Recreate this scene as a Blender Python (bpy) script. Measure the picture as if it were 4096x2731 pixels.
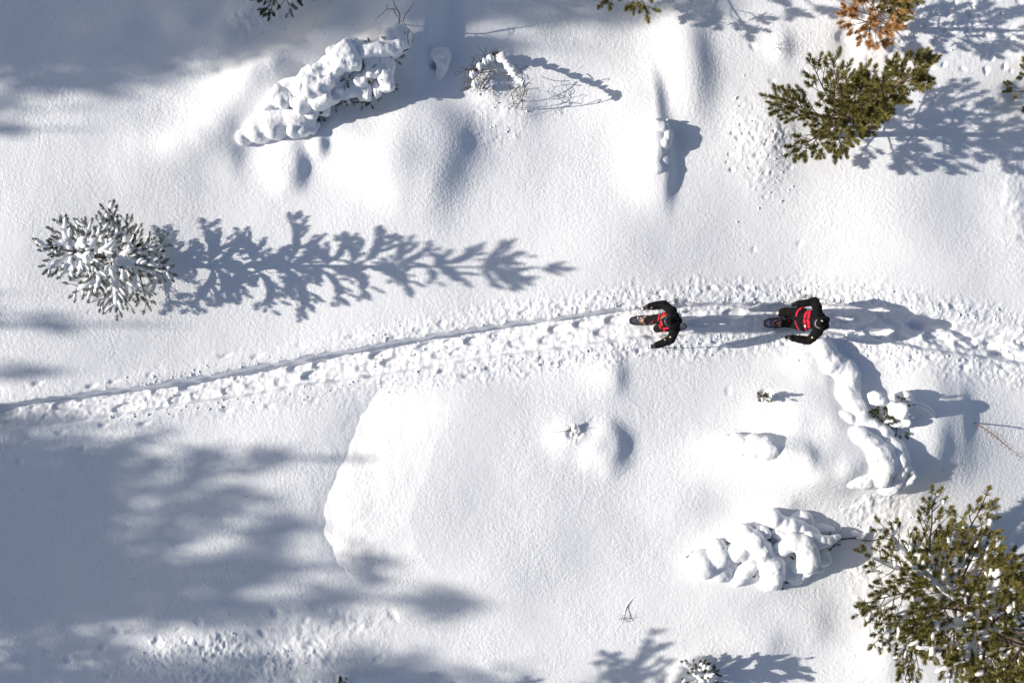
import bpy, math, random
import numpy as np
from mathutils import Vector, Matrix
from mathutils.bvhtree import BVHTree

# ------------------------------------------------------------------ clear
for o in list(bpy.data.objects):
    bpy.data.objects.remove(o)
SC = bpy.context.scene
COL = SC.collection
R = math.radians
rnd = random.Random(11)

# ------------------------------------------------------------------ camera (a drone looking straight down)
LENS = 28.0
FPX = LENS / 36.0 * 4096
U = 175.0                      # pixels of the photograph per metre of ground
CAMZ = FPX / U
cam = bpy.data.cameras.new('camera')
cam.lens = LENS
cam.sensor_width = 36.0
cam.clip_end = 3000
cam_o = bpy.data.objects.new('camera', cam)
COL.objects.link(cam_o)
cam_o.location = (0, 0, CAMZ)
SC.camera = cam_o

# ------------------------------------------------------------------ light
SUN_EL = 22.5
world = bpy.data.worlds.new('World')
SC.world = world
world.use_nodes = True
wn = world.node_tree
wn.nodes.clear()
wo = wn.nodes.new('ShaderNodeOutputWorld')
bg = wn.nodes.new('ShaderNodeBackground')
sky = wn.nodes.new('ShaderNodeTexSky')
sky.sky_type = 'NISHITA'
sky.sun_disc = False
sky.sun_elevation = R(SUN_EL)
sky.sun_rotation = R(270)
sky.air_density = 1.0
sky.dust_density = 1.5
sky.ozone_density = 1.0
hs = wn.nodes.new('ShaderNodeHueSaturation')
hs.inputs['Hue'].default_value = 0.508
hs.inputs['Saturation'].default_value = 1.05
wn.links.new(sky.outputs[0], hs.inputs['Color'])
wn.links.new(hs.outputs[0], bg.inputs['Color'])
bg.inputs['Strength'].default_value = 0.086
wn.links.new(bg.outputs[0], wo.inputs[0])

sun = bpy.data.lights.new('sun', 'SUN')
sun.energy = 4.9
sun.angle = R(0.53)
sun.color = (1.0, 0.935, 0.84)
sun_o = bpy.data.objects.new('sun', sun)
COL.objects.link(sun_o)
sun_o.rotation_euler = (0, -R(90 - SUN_EL), 0)
sun_o.location = (-20, 0, 20)
SUNV = Vector((math.cos(R(SUN_EL)), 0, -math.sin(R(SUN_EL))))

SC.view_settings.view_transform = 'Standard'
SC.view_settings.look = 'None'
SC.view_settings.gamma = 1.0
SC.view_settings.use_curve_mapping = False
SC.view_settings.exposure = 0.25
SC.render.engine = 'CYCLES'
SC.cycles.max_bounces = 8
SC.cycles.diffuse_bounces = 5
SC.cycles.use_denoising = True

# ------------------------------------------------------------------ helpers
def W(px, py, z=0.0):
    """a pixel of the photograph -> the point at height z that it shows"""
    k = (CAMZ - z) / FPX
    return Vector(((px - 2048.0) * k, (1365.5 - py) * k, z))

def zone(ox, oy, s):
    return lambda x, y, z=0.0: W(ox + x / s, oy + y / s, z)

def hash2(ix, iy, seed):
    h = (ix.astype(np.int64) * 374761393 + iy.astype(np.int64) * 668265263 + seed * 1442695041) & 0xFFFFFFFF
    h = ((h ^ (h >> 13)) * 1274126177) & 0xFFFFFFFF
    h = ((h ^ (h >> 16)) * 2246822519) & 0xFFFFFFFF
    return ((h ^ (h >> 15)) & 0xFFFFFF) / float(0xFFFFFF)

def noise2(x, y, seed=0):
    x = np.asarray(x, float); y = np.asarray(y, float)
    ix = np.floor(x); iy = np.floor(y)
    fx = x - ix; fy = y - iy
    ix = ix.astype(np.int64); iy = iy.astype(np.int64)
    sx = fx * fx * fx * (fx * (fx * 6 - 15) + 10); sy = fy * fy * fy * (fy * (fy * 6 - 15) + 10)
    def g(a, b, dx, dy):
        t = hash2(a, b, seed) * 2 * np.pi
        return np.cos(t) * dx + np.sin(t) * dy
    n0 = g(ix, iy, fx, fy) * (1 - sx) + g(ix + 1, iy, fx - 1, fy) * sx
    n1 = g(ix, iy + 1, fx, fy - 1) * (1 - sx) + g(ix + 1, iy + 1, fx - 1, fy - 1) * sx
    return (n0 * (1 - sy) + n1 * sy) * 1.5

def noise3(p, seed=0):
    """smooth value noise of an (n,3) array, -1..1"""
    i = np.floor(p).astype(np.int64); f = p - i
    s = f * f * (3 - 2 * f)
    out = np.zeros(len(p))
    for dx in (0, 1):
        for dy in (0, 1):
            for dz in (0, 1):
                w = (s[:, 0] if dx else 1 - s[:, 0]) * (s[:, 1] if dy else 1 - s[:, 1]) * (s[:, 2] if dz else 1 - s[:, 2])
                out += w * (hash2(i[:, 0] + dx + (i[:, 2] + dz) * 1619, i[:, 1] + dy + (i[:, 2] + dz) * 31337, seed) * 2 - 1)
    return out

def sstep(a, b, x):
    t = np.clip((x - a) / (b - a), 0, 1)
    return t * t * (3 - 2 * t)

class MB:
    """collects vertices and faces, builds ONE mesh object"""
    def __init__(self):
        self.v = []; self.f = []; self.n = 0; self.mi = []
    def add(self, v, f, mi=0):
        v = [tuple(p) for p in v]
        self.v += v
        self.f += [tuple(i + self.n for i in q) for q in f]
        self.mi += [mi] * len(f)
        self.n += len(v)
        return self
    def tube(self, pts, radii, sides=6, mi=0):
        pts = [Vector(p) for p in pts]
        n = len(pts)
        if not hasattr(radii, '__len__'):
            radii = [radii] * n
        vs = []; fs = []
        ref = Vector((0, 0, 1))
        d0 = (pts[-1] - pts[0])
        if d0.length < 1e-6: d0 = pts[1] - pts[0]
        if abs(d0.normalized().z) > .8: ref = Vector((1, 0, 0))
        for i, p in enumerate(pts):
            t = pts[min(i + 1, n - 1)] - pts[max(i - 1, 0)]
            t = t.normalized() if t.length > 1e-9 else Vector((0, 0, 1))
            a = t.cross(ref)
            a = a.normalized() if a.length > 1e-6 else Vector((0, 1, 0))
            b = t.cross(a)
            for k in range(sides):
                th = 2 * math.pi * k / sides
                vs.append(p + (a * math.cos(th) + b * math.sin(th)) * radii[i])
        for i in range(n - 1):
            for k in range(sides):
                k2 = (k + 1) % sides
                fs.append((i * sides + k, i * sides + k2, (i + 1) * sides + k2, (i + 1) * sides + k))
        fs.append(tuple(range(sides - 1, -1, -1)))
        fs.append(tuple((n - 1) * sides + k for k in range(sides)))
        return self.add(vs, fs, mi)
    def rcone(self, a, b, ra, rb, sides=14, flat=None, mi=0):
        """a rounded cone from a to b (closed)"""
        a = Vector(a); b = Vector(b)
        t = (b - a)
        L = t.length
        t = t.normalized() if L > 1e-6 else Vector((0, 0, 1))
        ref = Vector((0, 0, 1)) if abs(t.z) < .85 else Vector((1, 0, 0))
        x = t.cross(ref).normalized(); y = t.cross(x)
        vs = [a - t * ra]; fs = []
        rings = []
        for k in range(1, 5):
            th = math.pi / 2 * k / 4
            rings.append((a - t * ra * math.cos(th), ra * math.sin(th)))
        for k in range(0, 4):
            th = math.pi / 2 * k / 4
            rings.append((b + t * rb * math.sin(th), rb * math.cos(th)))
        for c, r in rings:
            for k in range(sides):
                th = 2 * math.pi * k / sides
                vs.append(c + (x * math.cos(th) + y * math.sin(th)) * r)
        vs.append(b + t * rb)
        m = len(rings)
        for k in range(sides):
            fs.append((0, 1 + (k + 1) % sides, 1 + k))
            for i in range(m - 1):
                p = 1 + i * sides
                fs.append((p + k, p + (k + 1) % sides, p + sides + (k + 1) % sides, p + sides + k))
            p = 1 + (m - 1) * sides
            fs.append((p + k, p + (k + 1) % sides, len(vs) - 1))
        return self.add(vs, fs, mi)
    def ell(self, c, r, rot=None, nu=16, nv=10, mi=0, sq=1.0):
        c = Vector(c)
        if not hasattr(r, '__len__'): r = (r, r, r)
        M = rot if rot is not None else Matrix.Identity(3)
        vs = [c + M @ Vector((0, 0, -r[2]))]; fs = []
        for j in range(1, nv):
            ph = -math.pi / 2 + math.pi * j / nv
            for k in range(nu):
                th = 2 * math.pi * k / nu
                q_ = lambda v: math.copysign(abs(v) ** sq, v)
                vs.append(c + M @ Vector((r[0] * q_(math.cos(ph)) * q_(math.cos(th)), r[1] * q_(math.cos(ph)) * q_(math.sin(th)), r[2] * q_(math.sin(ph)))))
        vs.append(c + M @ Vector((0, 0, r[2])))
        for k in range(nu):
            k2 = (k + 1) % nu
            fs.append((0, 1 + k2, 1 + k))
            for j in range(nv - 2):
                p = 1 + j * nu
                fs.append((p + k, p + k2, p + nu + k2, p + nu + k))
            p = 1 + (nv - 2) * nu
            fs.append((p + k, p + k2, len(vs) - 1))
        return self.add(vs, fs, mi)
    def build(self, name, mat, parent=None, base=None, smooth=True):
        me = bpy.data.meshes.new(name)
        off = np.array(base if base is not None else (parent_base(parent)), float)
        v = np.array([tuple(p) for p in self.v], float).reshape(-1, 3) - off
        me.from_pydata(v.tolist(), [], self.f)
        for m in (mat if isinstance(mat, (list, tuple)) else [mat]):
            me.materials.append(m)
        if isinstance(mat, (list, tuple)):
            me.polygons.foreach_set('material_index', self.mi)
        if smooth:
            me.polygons.foreach_set('use_smooth', [True] * len(me.polygons))
        me.update()
        o = bpy.data.objects.new(name, me)
        COL.objects.link(o)
        if parent is not None:
            o.parent = parent
        else:
            o.location = tuple(off)
        return o

BASES = {}
def parent_base(p):
    while p is not None and p.parent is not None:
        p = p.parent
    return BASES.get(p.name, (0, 0, 0)) if p is not None else (0, 0, 0)

def thing(name, label, cat, loc, group=None):
    o = bpy.data.objects.new(name, None)
    COL.objects.link(o)
    o.empty_display_size = .2
    o.location = tuple(loc)
    o['label'] = label; o['category'] = cat
    if group: o['group'] = group
    BASES[o.name] = tuple(loc)
    return o

def tag(o, label, cat, group=None):
    o['label'] = label; o['category'] = cat
    if group: o['group'] = group
    return o

PENDING = []
def remesh_obj(mb, name, mat, parent, voxel, smooth=3, disp=(), base=None):
    o = mb.build(name, mat, parent, base)
    m = o.modifiers.new('remesh', 'REMESH')
    m.mode = 'VOXEL'; m.voxel_size = voxel; m.use_smooth_shade = True
    if smooth:
        s = o.modifiers.new('smooth', 'SMOOTH'); s.factor = .5; s.iterations = smooth
    PENDING.append((o, disp))
    return o

def finalize():
    """apply the remesh modifiers of everything waiting, then roughen the surfaces"""
    dg = bpy.context.evaluated_depsgraph_get()
    dg.update()
    done = []
    for o, disp in PENDING:
        mats = list(o.data.materials)
        me = bpy.data.meshes.new_from_object(o.evaluated_get(dg), preserve_all_data_layers=False, depsgraph=dg)
        done.append((o, me, mats, disp))
    for o, me, mats, disp in done:
        o.modifiers.clear()
        old = o.data; nm = old.name
        o.data = me
        bpy.data.meshes.remove(old)
        me.name = nm
        if len(me.materials) == 0:
            for m in mats: me.materials.append(m)
        n = len(me.vertices)
        if disp and n:
            co = np.empty(n * 3); me.vertices.foreach_get('co', co); co = co.reshape(-1, 3)
            no = np.empty(n * 3); me.vertices.foreach_get('normal', no); no = no.reshape(-1, 3)
            off = np.array(parent_base(o.parent)) if o.parent is not None else np.array(o.location)
            for k, (amp, sc, st) in enumerate(disp):
                nn = noise3((co + off) * np.array(st) * sc, 17 + k)
                if amp < 0: nn = 2 * np.abs(nn) - .7          # creases
                co = co + no * (nn * abs(amp))[:, None]
            me.vertices.foreach_set('co', co.ravel())
        me.polygons.foreach_set('use_smooth', [True] * len(me.polygons))
        me.update()
    PENDING.clear()

# ------------------------------------------------------------------ materials
def mat(name, color, rough=.6, spec=.3, var=0.0, vscale=8.0, bump=0.0, bscale=40.0, metal=0.0, color2=None, objrand=0.0, trans=0.0):
    m = bpy.data.materials.new(name)
    m.use_nodes = True
    nt = m.node_tree
    b = nt.nodes['Principled BSDF']
    b.inputs['Roughness'].default_value = rough
    b.inputs['Specular IOR Level'].default_value = spec
    b.inputs['Metallic'].default_value = metal
    b.inputs['Base Color'].default_value = (*color, 1)
    tc = nt.nodes.new('ShaderNodeTexCoord')
    if var or color2 or objrand:
        nz = nt.nodes.new('ShaderNodeTexNoise')
        nz.inputs['Scale'].default_value = vscale; nz.inputs['Detail'].default_value = 4
        nt.links.new(tc.outputs['Object'], nz.inputs['Vector'])
        mx = nt.nodes.new('ShaderNodeMix'); mx.data_type = 'RGBA'
        c2 = color2 or tuple(min(1, c * (1 + var)) for c in color)
        c1 = color if color2 else tuple(c * (1 - var) for c in color)
        mx.inputs['A'].default_value = (*c1, 1); mx.inputs['B'].default_value = (*c2, 1)
        rp = nt.nodes.new('ShaderNodeMapRange')
        rp.inputs['From Min'].default_value = .3; rp.inputs['From Max'].default_value = .7
        nt.links.new(nz.outputs['Fac'], rp.inputs['Value'])
        fac = rp.outputs[0]
        if objrand:
            oi = nt.nodes.new('ShaderNodeObjectInfo')
            ad = nt.nodes.new('ShaderNodeMath'); ad.operation = 'MULTIPLY_ADD'
            nt.links.new(oi.outputs['Random'], ad.inputs[0]); ad.inputs[1].default_value = objrand
            ml = nt.nodes.new('ShaderNodeMath'); ml.operation = 'MULTIPLY'; ml.inputs[1].default_value = 1 - objrand
            nt.links.new(fac, ml.inputs[0]); nt.links.new(ml.outputs[0], ad.inputs[2])
            fac = ad.outputs[0]
        nt.links.new(fac, mx.inputs['Factor'])
        nt.links.new(mx.outputs['Result'], b.inputs['Base Color'])
    if bump:
        nb = nt.nodes.new('ShaderNodeTexNoise'); nb.inputs['Scale'].default_value = bscale; nb.inputs['Detail'].default_value = 3
        nt.links.new(tc.outputs['Object'], nb.inputs['Vector'])
        bp = nt.nodes.new('ShaderNodeBump'); bp.inputs['Strength'].default_value = 1; bp.inputs['Distance'].default_value = bump
        nt.links.new(nb.outputs['Fac'], bp.inputs['Height'])
        nt.links.new(bp.outputs[0], b.inputs['Normal'])
    return m

def snow_material(name, d1=.016, d2=.007):
    m = bpy.data.materials.new(name)
    m.use_nodes = True
    nt = m.node_tree
    b = nt.nodes['Principled BSDF']
    b.inputs['Base Color'].default_value = (.87, .88, .90, 1)
    b.inputs['Roughness'].default_value = .55
    b.inputs['Specular IOR Level'].default_value = .25
    geo = nt.nodes.new('ShaderNodeNewGeometry')
    n1 = nt.nodes.new('ShaderNodeTexNoise'); n1.inputs['Scale'].default_value = 13; n1.inputs['Detail'].default_value = 3; n1.inputs['Roughness'].default_value = .55
    n2 = nt.nodes.new('ShaderNodeTexNoise'); n2.inputs['Scale'].default_value = 42; n2.inputs['Detail'].default_value = 2
    big = nt.nodes.new('ShaderNodeTexNoise'); big.inputs['Scale'].default_value = .8; big.inputs['Detail'].default_value = 2
    for n in (n1, n2, big):
        nt.links.new(geo.outputs['Position'], n.inputs['Vector'])
    # the crust is grainier in some places than in others
    mr = nt.nodes.new('ShaderNodeMapRange'); mr.inputs['From Min'].default_value = .35; mr.inputs['From Max'].default_value = .65
    mr.inputs['To Min'].default_value = .55; mr.inputs['To Max'].default_value = 1.15
    nt.links.new(big.outputs['Fac'], mr.inputs['Value'])
    b1 = nt.nodes.new('ShaderNodeBump'); b1.inputs['Distance'].default_value = d1
    b2 = nt.nodes.new('ShaderNodeBump'); b2.inputs['Distance'].default_value = d2; b2.inputs['Strength'].default_value = .8
    nt.links.new(mr.outputs[0], b1.inputs['Strength'])
    nt.links.new(n1.outputs['Fac'], b1.inputs['Height'])
    nt.links.new(n2.outputs['Fac'], b2.inputs['Height'])
    nt.links.new(b1.outputs[0], b2.inputs['Normal'])
    nt.links.new(b2.outputs[0], b.inputs['Normal'])
    return m

M = {}
M['snow'] = snow_material('snow_crust')
M['load'] = snow_material('snow_load', .016, .006)
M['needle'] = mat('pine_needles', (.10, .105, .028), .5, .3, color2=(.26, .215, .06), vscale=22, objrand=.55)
M['needle_dark'] = mat('dark_needles', (.045, .06, .022), .5, .3, color2=(.10, .105, .035), vscale=22, objrand=.55)  # a deeper green needle colour
M['needle_brown'] = mat('dry_needles', (.40, .20, .07), .6, .2, color2=(.62, .38, .17), vscale=20, objrand=.6)
M['frost'] = mat('frosted_needles', (.12, .13, .085), .6, .2, color2=(.60, .61, .60), vscale=18, objrand=.35)
M['bark'] = mat('pine_bark', (.085, .06, .045), .85, .15, color2=(.17, .12, .085), vscale=20, bump=.004, bscale=60)
M['twig'] = mat('bare_twig', (.055, .042, .036), .8, .2, color2=(.13, .095, .07), vscale=15)
M['stick'] = mat('dead_stick', (.13, .065, .04), .8, .2, color2=(.22, .13, .08), vscale=15)
M['black'] = mat('jacket_black', (.006, .006, .0065), .85, .12, var=.35, vscale=6, bump=.003, bscale=35)
M['trouser'] = mat('trouser_black', (.0075, .0075, .007), .85, .12, var=.3, vscale=6, bump=.003, bscale=30)
M['red'] = mat('red_fabric', (.52, .012, .035), .7, .2, var=.25, vscale=25)
M['glove'] = mat('glove_black', (.008, .008, .009), .5, .4)
M['hat'] = mat('knit_hat', (.0065, .0065, .007), .9, .1, bump=.003, bscale=90)
M['white'] = mat('white_print', (.7, .68, .62), .6, .3)
M['beige'] = mat('beige_badge', (.55, .42, .28), .6, .3)
M['skin'] = mat('skin', (.58, .34, .23), .5, .4, var=.1, vscale=20)
M['lip'] = mat('lips', (.42, .14, .12), .5, .4)
M['eye'] = mat('eyes', (.05, .04, .035), .2, .5)
M['lens_blue'] = mat('blue_lens', (.03, .10, .19), .12, .7)
M['lens_dark'] = mat('dark_lens', (.03, .035, .05), .08, .8)
M['frame'] = mat('goggle_frame', (.012, .012, .016), .4, .5)
M['frame_grey'] = mat('goggle_frame_grey', (.30, .28, .29), .4, .5)
M['brown'] = mat('brown_fur', (.20, .11, .045), .9, .1, var=.4, vscale=60)
M['boot'] = mat('boot_leather', (.02, .018, .017), .6, .3, color2=(.10, .095, .085), vscale=28)
M['alu'] = mat('pole_aluminium', (.10, .11, .11), .35, .5, metal=.6)
M['polegreen'] = mat('pole_green', (.10, .17, .05), .4, .5)
M['grip'] = mat('pole_grip', (.02, .02, .022), .6, .3)
M['knob'] = mat('pole_knob', (.74, .74, .72), .5, .4)
M['shoe_frame'] = mat('snowshoe_frame', (.022, .007, .009), .4, .5, color2=(.09, .012, .018), vscale=14)
M['shoe_deck'] = mat('snowshoe_deck', (.10, .10, .11), .6, .3, color2=(.85, .86, .88), vscale=11)
M['strap_red'] = mat('binding_red', (.42, .03, .03), .6, .3)
M['strap_pale'] = mat('binding_pale', (.5, .49, .44), .6, .3, color2=(.12, .1, .1), vscale=60)

# ------------------------------------------------------------------ the snow
FX, FY, STEP = 12.7, 8.7, 0.0225
def axis(half):
    n = int(round(2 * half / STEP))
    core = np.linspace(-half, half, n + 1)
    ext = []; d = STEP; p = half
    while p < 900:
        d *= 1.35; p += d; ext.append(p)
    ext = np.array(ext)
    return np.concatenate([-ext[::-1], core, ext]), len(ext), n
xs, x0i, nxc = axis(FX)
ys, y0i, nyc = axis(FY)
X, Y = np.meshgrid(xs, ys)
Hh = np.zeros_like(X)

def fade(X, Y, d=60.0):
    return np.exp(-(X * X + Y * Y) / (d * d))

for wl, amp, sd in ((9.0, .22, 1), (4.2, .10, 2), (2.0, .022, 3), (.9, .006, 4), (.33, .0025, 5)):
    Hh += amp * noise2(X / wl + 3.1, Y / wl + 7.7, sd)
far = np.hypot(X, Y)
Hh += 2.0 * noise2(X / 60, Y / 60, 9) * sstep(25, 90, far)

def mound(px, py, left, right, v, h, rot=0.0, p=2.0):
    global Hh
    c = W(px, py)
    m = (abs(X - c.x) < 14) & (abs(Y - c.y) < 14) if left > 300 else (abs(X - c.x) < 6) & (abs(Y - c.y) < 6)
    r0 = np.where(m.any(1))[0]; c0 = np.where(m.any(0))[0]
    sl = (slice(r0[0], r0[-1] + 1), slice(c0[0], c0[-1] + 1))
    dx = X[sl] - c.x; dy = Y[sl] - c.y
    a = R(rot); u = dx * math.cos(a) + dy * math.sin(a); w = -dx * math.sin(a) + dy * math.cos(a)
    ru = np.where(u > 0, right, left) / U
    wl_ = max(.5, .9 * max(left, v) / U)
    wob = 1 + .11 * noise2(X[sl] / wl_, Y[sl] / wl_, 31)
    d = np.sqrt((u / ru) ** 2 + (w / (v / U)) ** 2) * wob
    Hh[sl] += h * np.exp(-d ** p)

# the nose of the slope below the track: a long edge the sun catches
ey = np.array([3000, 2500, 2350, 2230, 2130, 2060, 1960, 1850, 1700, 1600, 1530, 1450, 1300]); ex = np.array([1560, 1500, 1430, 1350, 1305, 1300, 1320, 1375, 1440, 1490, 1540, 1620, 1760])
ewx = np.array([W(a, b).x for a, b in zip(ex, ey)]); ewy = np.array([W(a, b).y for a, b in zip(ex, ey)])
xe = np.interp(Y, ewy, ewx)
s0 = X - xe + .10 * noise2(X / .7, Y / .7, 41) + .05 * noise2(X / .25, Y / .25, 42)
s = np.where(s0 > 0, np.log1p(np.exp(np.clip(s0, -20, 20) / .07)) * .07, s0)
wgt = sstep(W(0, 2420).y, W(0, 2180).y, Y) * (1 - sstep(W(0, 1640).y, W(0, 1480).y, Y))
up = .30 * (1 - np.exp(-np.clip(s, 0, None) / 1.3)) * np.exp(-np.clip(s - 2, 0, None) / 4)
dn = .17 * np.clip(-s, 0, None) * np.exp(-np.clip(-s, 0, None) / 1.5)
Hh += wgt * (up + dn)
Hh += (.10 * sstep(2.5, 8, X) + .26 * sstep(6.4, 9.8, X)) * fade(X, Y)           # the ground lifts gently to the right

MOUNDS = [
    (3360, 1750, 120, 78, 85, .15, 0, 2.4), (3440, 1850, 120, 75, 90, .12), (3290, 1865, 140, 80, 85, .15, 0, 2.4), (3190, 1800, 120, 75, 70, .12, 0, 2.3), (3270, 1640, 140, 85, 85, .12), (3140, 1690, 120, 80, 70, .07), (3150, 1800, 75, 48, 55, .13, 0, 2.4), (3200, 1890, 120, 80, 50, .08),
    (3380, 1730, 600, 420, 240, .15, 4, 2.0), (3700, 1790, 190, 230, 150, .15, 0, 2.0), (3300, 1880, 420, 200, 130, .14, 0, 2.0), (1700, 560, 520, 190, 190, .20, -8, 2.1), (1250, 500, 260, 160, 150, .12, 0, 2.0),
    # px, py, left, right, v, height, rot, power
    (2450, 1500, 90, 45, 70, .10), (2425, 1775, 100, 76, 100, .19, 0, 3.2), (2285, 1745, 90, 70, 70, .13),

    (2632, 650, 120, 56, 165, .21, 3, 3.0), (2605, 390, 220, 42, 120, .15, 6, 2.2), (2745, 250, 120, 85, 180, .24, 4, 2.2),
    (1158, 650, 95, 72, 105, .20, 0, 3.0), (1280, 585, 42, 34, 40, .16, 0, 2.3),
    (790, 565, 170, 120, 75, .22), (915, 570, 80, 50, 110, .10), (880, 470, 120, 120, 100, .14),
    (1740, 640, 240, 118, 200, .27, -14, 2.9), (1560, 640, 130, 110, 140, .16), (1880, 560, 60, 90, 120, .06), (1420, 600, 120, 100, 90, .12),
    (1690, 130, 130, 70, 200, .38, -10, 2.4), (1560, 60, 120, 90, 130, .22), (1530, 190, 90, 80, 90, .2),
    (1090, 270, 150, 90, 90, .30, 25), (980, 320, 160, 120, 120, .22), (1240, 180, 140, 120, 80, .22, 30), (1350, 110, 160, 110, 80, .26, 30),
    (900, 130, 90, 70, 70, .14), (760, 90, 110, 90, 70, .14), (480, 120, 160, 100, 60, .10), (1000, 60, 90, 90, 60, .16),
    (3180, 1840, 380, 290, 125, .27, 0, 2.4), (3270, 1700, 240, 190, 200, .26, 10, 2.2), (3480, 1840, 160, 100, 130, .12, 0, 2.4), (3560, 1870, 150, 110, 110, .22),
    (3670, 1700, 130, 75, 210, .22, -8, 2.2), (2970, 1775, 140, 170, 50, .20, 0, 2.8), (3060, 1790, 80, 60, 50, .12, 0, 2.2), (3130, 1560, 220, 190, 150, .10),
    (3800, 1640, 90, 50, 110, .14), (3740, 1820, 90, 120, 120, .10),
    (3255, 1425, 100, 66, 95, .20, 6, 2.4), (3160, 1420, 120, 90, 70, .08),
    (3000, 2240, 340, 330, 190, .16), (3230, 2480, 170, 90, 110, .12), (3040, 2570, 130, 70, 90, .08), (2730, 2020, 150, 130, 90, .07),
    (3120, 2020, 140, 60, 60, .08), (3520, 2600, 100, 70, 90, .12),
    (3650, 60, 80, 60, 60, .08), (3120, 190, 60, 40, 60, .10), (4080, 200, 70, 60, 90, .12), (4040, 950, 120, 60, 260, .10, 10),
    (2050, 620, 240, 200, 160, .08), (2420, 980, 260, 240, 120, .07), (3500, 900, 260, 200, 200, .08), (3850, 1060, 200, 160, 160, .09),
    (1500, 880, 260, 220, 60, .04), (2000, 2350, 260, 160, 160, .08), (1750, 2050, 200, 260, 200, .06), (2200, 2200, 220, 140, 150, .06),
    (640, 640, 200, 160, 110, .08), (2090, 430, 120, 60, 70, .10), (1960, 350, 90, 70, 90, .10),
    (3060, 560, 130, 80, 150, .13, -12), (3385, 165, 50, 45, 100, -.08), (3840, 420, 160, 120, 60, .05), (1385, 2725, 40, 26, 30, .08), (2790, 2700, 150, 110, 80, .15),
]
for m_ in MOUNDS:
    mound(*m_)

# smoothed lumpiness where snow has fallen from the trees or been trodden long ago
def patch(px, py, rx, ry, amp, wl, seed):
    global Hh
    c = W(px, py)
    d = np.sqrt(((X - c.x) / (rx / U)) ** 2 + ((Y - c.y) / (ry / U)) ** 2)
    w = 1 - sstep(.5, 1.1, d + .25 * noise2(X / .4, Y / .4, seed + 50))
    n = noise2(X / wl / 2.3, Y / wl / 2.3, seed + 2) + noise2(X / wl, Y / wl, seed) + .6 * noise2(X / wl * 2.1, Y / wl * 2.1, seed + 1)
    n = np.where(n > 0, n, n * .6) * (.5 + sstep(-.3, .6, noise2(X / .8, Y / .8, seed + 3)))
    Hh += amp * w * n
for p_ in ((3050, 590, 150, 220, .014, .10, 61), (3700, 130, 420, 190, .010, .2, 63), (880, 2640, 430, 120, .022, .12, 65),
           (1300, 2540, 380, 150, .016, .25, 67), (3520, 2320, 200, 330, .013, .15, 69), (3560, 2150, 180, 110, .016, .3, 79), (4060, 760, 120, 300, .02, .2, 71),
           (1050, 90, 180, 90, .02, .2, 73), (3480, 2020, 230, 90, .02, .18, 75), (1990, 470, 120, 160, .016, .18, 77)):
    patch(*p_)

# the trodden track
TX = np.array([-4000, -1500, 0, 405, 700, 1128, 1700, 2100, 2525, 2800, 3100, 3400, 3500, 3700, 4096, 5600, 9000.])
TY = np.array([2100, 1890, 1672, 1621, 1575, 1501, 1408, 1350, 1293, 1275, 1268, 1282, 1296, 1332, 1402, 1600, 1900.])
TW = np.array([50, 50, 50, 48, 48, 52, 62, 60, 58, 58, 56, 60, 68, 66, 56, 50, 50.]) / U
tw = np.array([W(a, b)[:2] for a, b in zip(TX, TY)])
xq = np.linspace(tw[0, 0], tw[-1, 0], 6000)
yq = np.interp(xq, tw[:, 0], tw[:, 1])
kk = np.hanning(81); kk /= kk.sum()
yq = np.convolve(np.pad(yq, 40, mode='edge'), kk, mode='valid')
def track_y(x): return np.interp(x, xq, yq)
def track_w(x): return np.interp(x, tw[:, 0], TW)
yc = track_y(X); slope = (track_y(X + .05) - track_y(X - .05)) / .1
d = (Y - yc) / np.sqrt(1 + slope * slope)
hw = track_w(X)
wob = .035 * noise2(X / .32, Y / .32, 81) + .03 * noise2(X / .9, Y / .9, 82)
ad = np.abs(d) + wob
DEPTH = .24
groove = 1 - sstep(hw - .045, hw + .04, ad)
bank = np.exp(-((ad - hw - .16) / .17) ** 2)
near = 1 - sstep(hw + .30, hw + .75, ad + .16 * noise2(X / .6, Y / .6, 83))
clump = noise2(X / .11, Y / .11, 84) + .7 * noise2(X / .23, Y / .23, 85)
onright = .22 + .68 * sstep(-7, 3, X)
Hh += -(DEPTH * (1 - .55 * sstep(6.6, 8.2, X)) + .10 * sstep(-.15, .2, d) * (1 - sstep(0, 3, X))) * groove + .035 * bank + (.017 * np.clip(clump, -.5, 2) + .012 * np.clip(noise2(X / .07, Y / .07, 86), -.3, 1)) * near * (1 - groove) * onright + groove * .014 * clump

core = (slice(y0i, y0i + nyc + 1), slice(x0i, x0i + nxc + 1))
def stamp(cx, cy, ang, a, b, depth, soft=.25):
    """press an oval (a along ang, b across) into the snow"""
    r = max(a, b) * 1.4
    i0 = int((cx - r + FX) / STEP); i1 = int((cx + r + FX) / STEP) + 2
    j0 = int((cy - r + FY) / STEP); j1 = int((cy + r + FY) / STEP) + 2
    if i0 < 0 or j0 < 0 or i1 > nxc or j1 > nyc: return
    sl = (slice(y0i + j0, y0i + j1), slice(x0i + i0, x0i + i1))
    dx = X[sl] - cx; dy = Y[sl] - cy
    u = dx * math.cos(ang) + dy * math.sin(ang); w = -dx * math.sin(ang) + dy * math.cos(ang)
    q = np.sqrt((u / a) ** 2 + (w / b) ** 2)
    Hh[sl] -= depth * (1 - sstep(1 - soft, 1 + soft, q))
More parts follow.
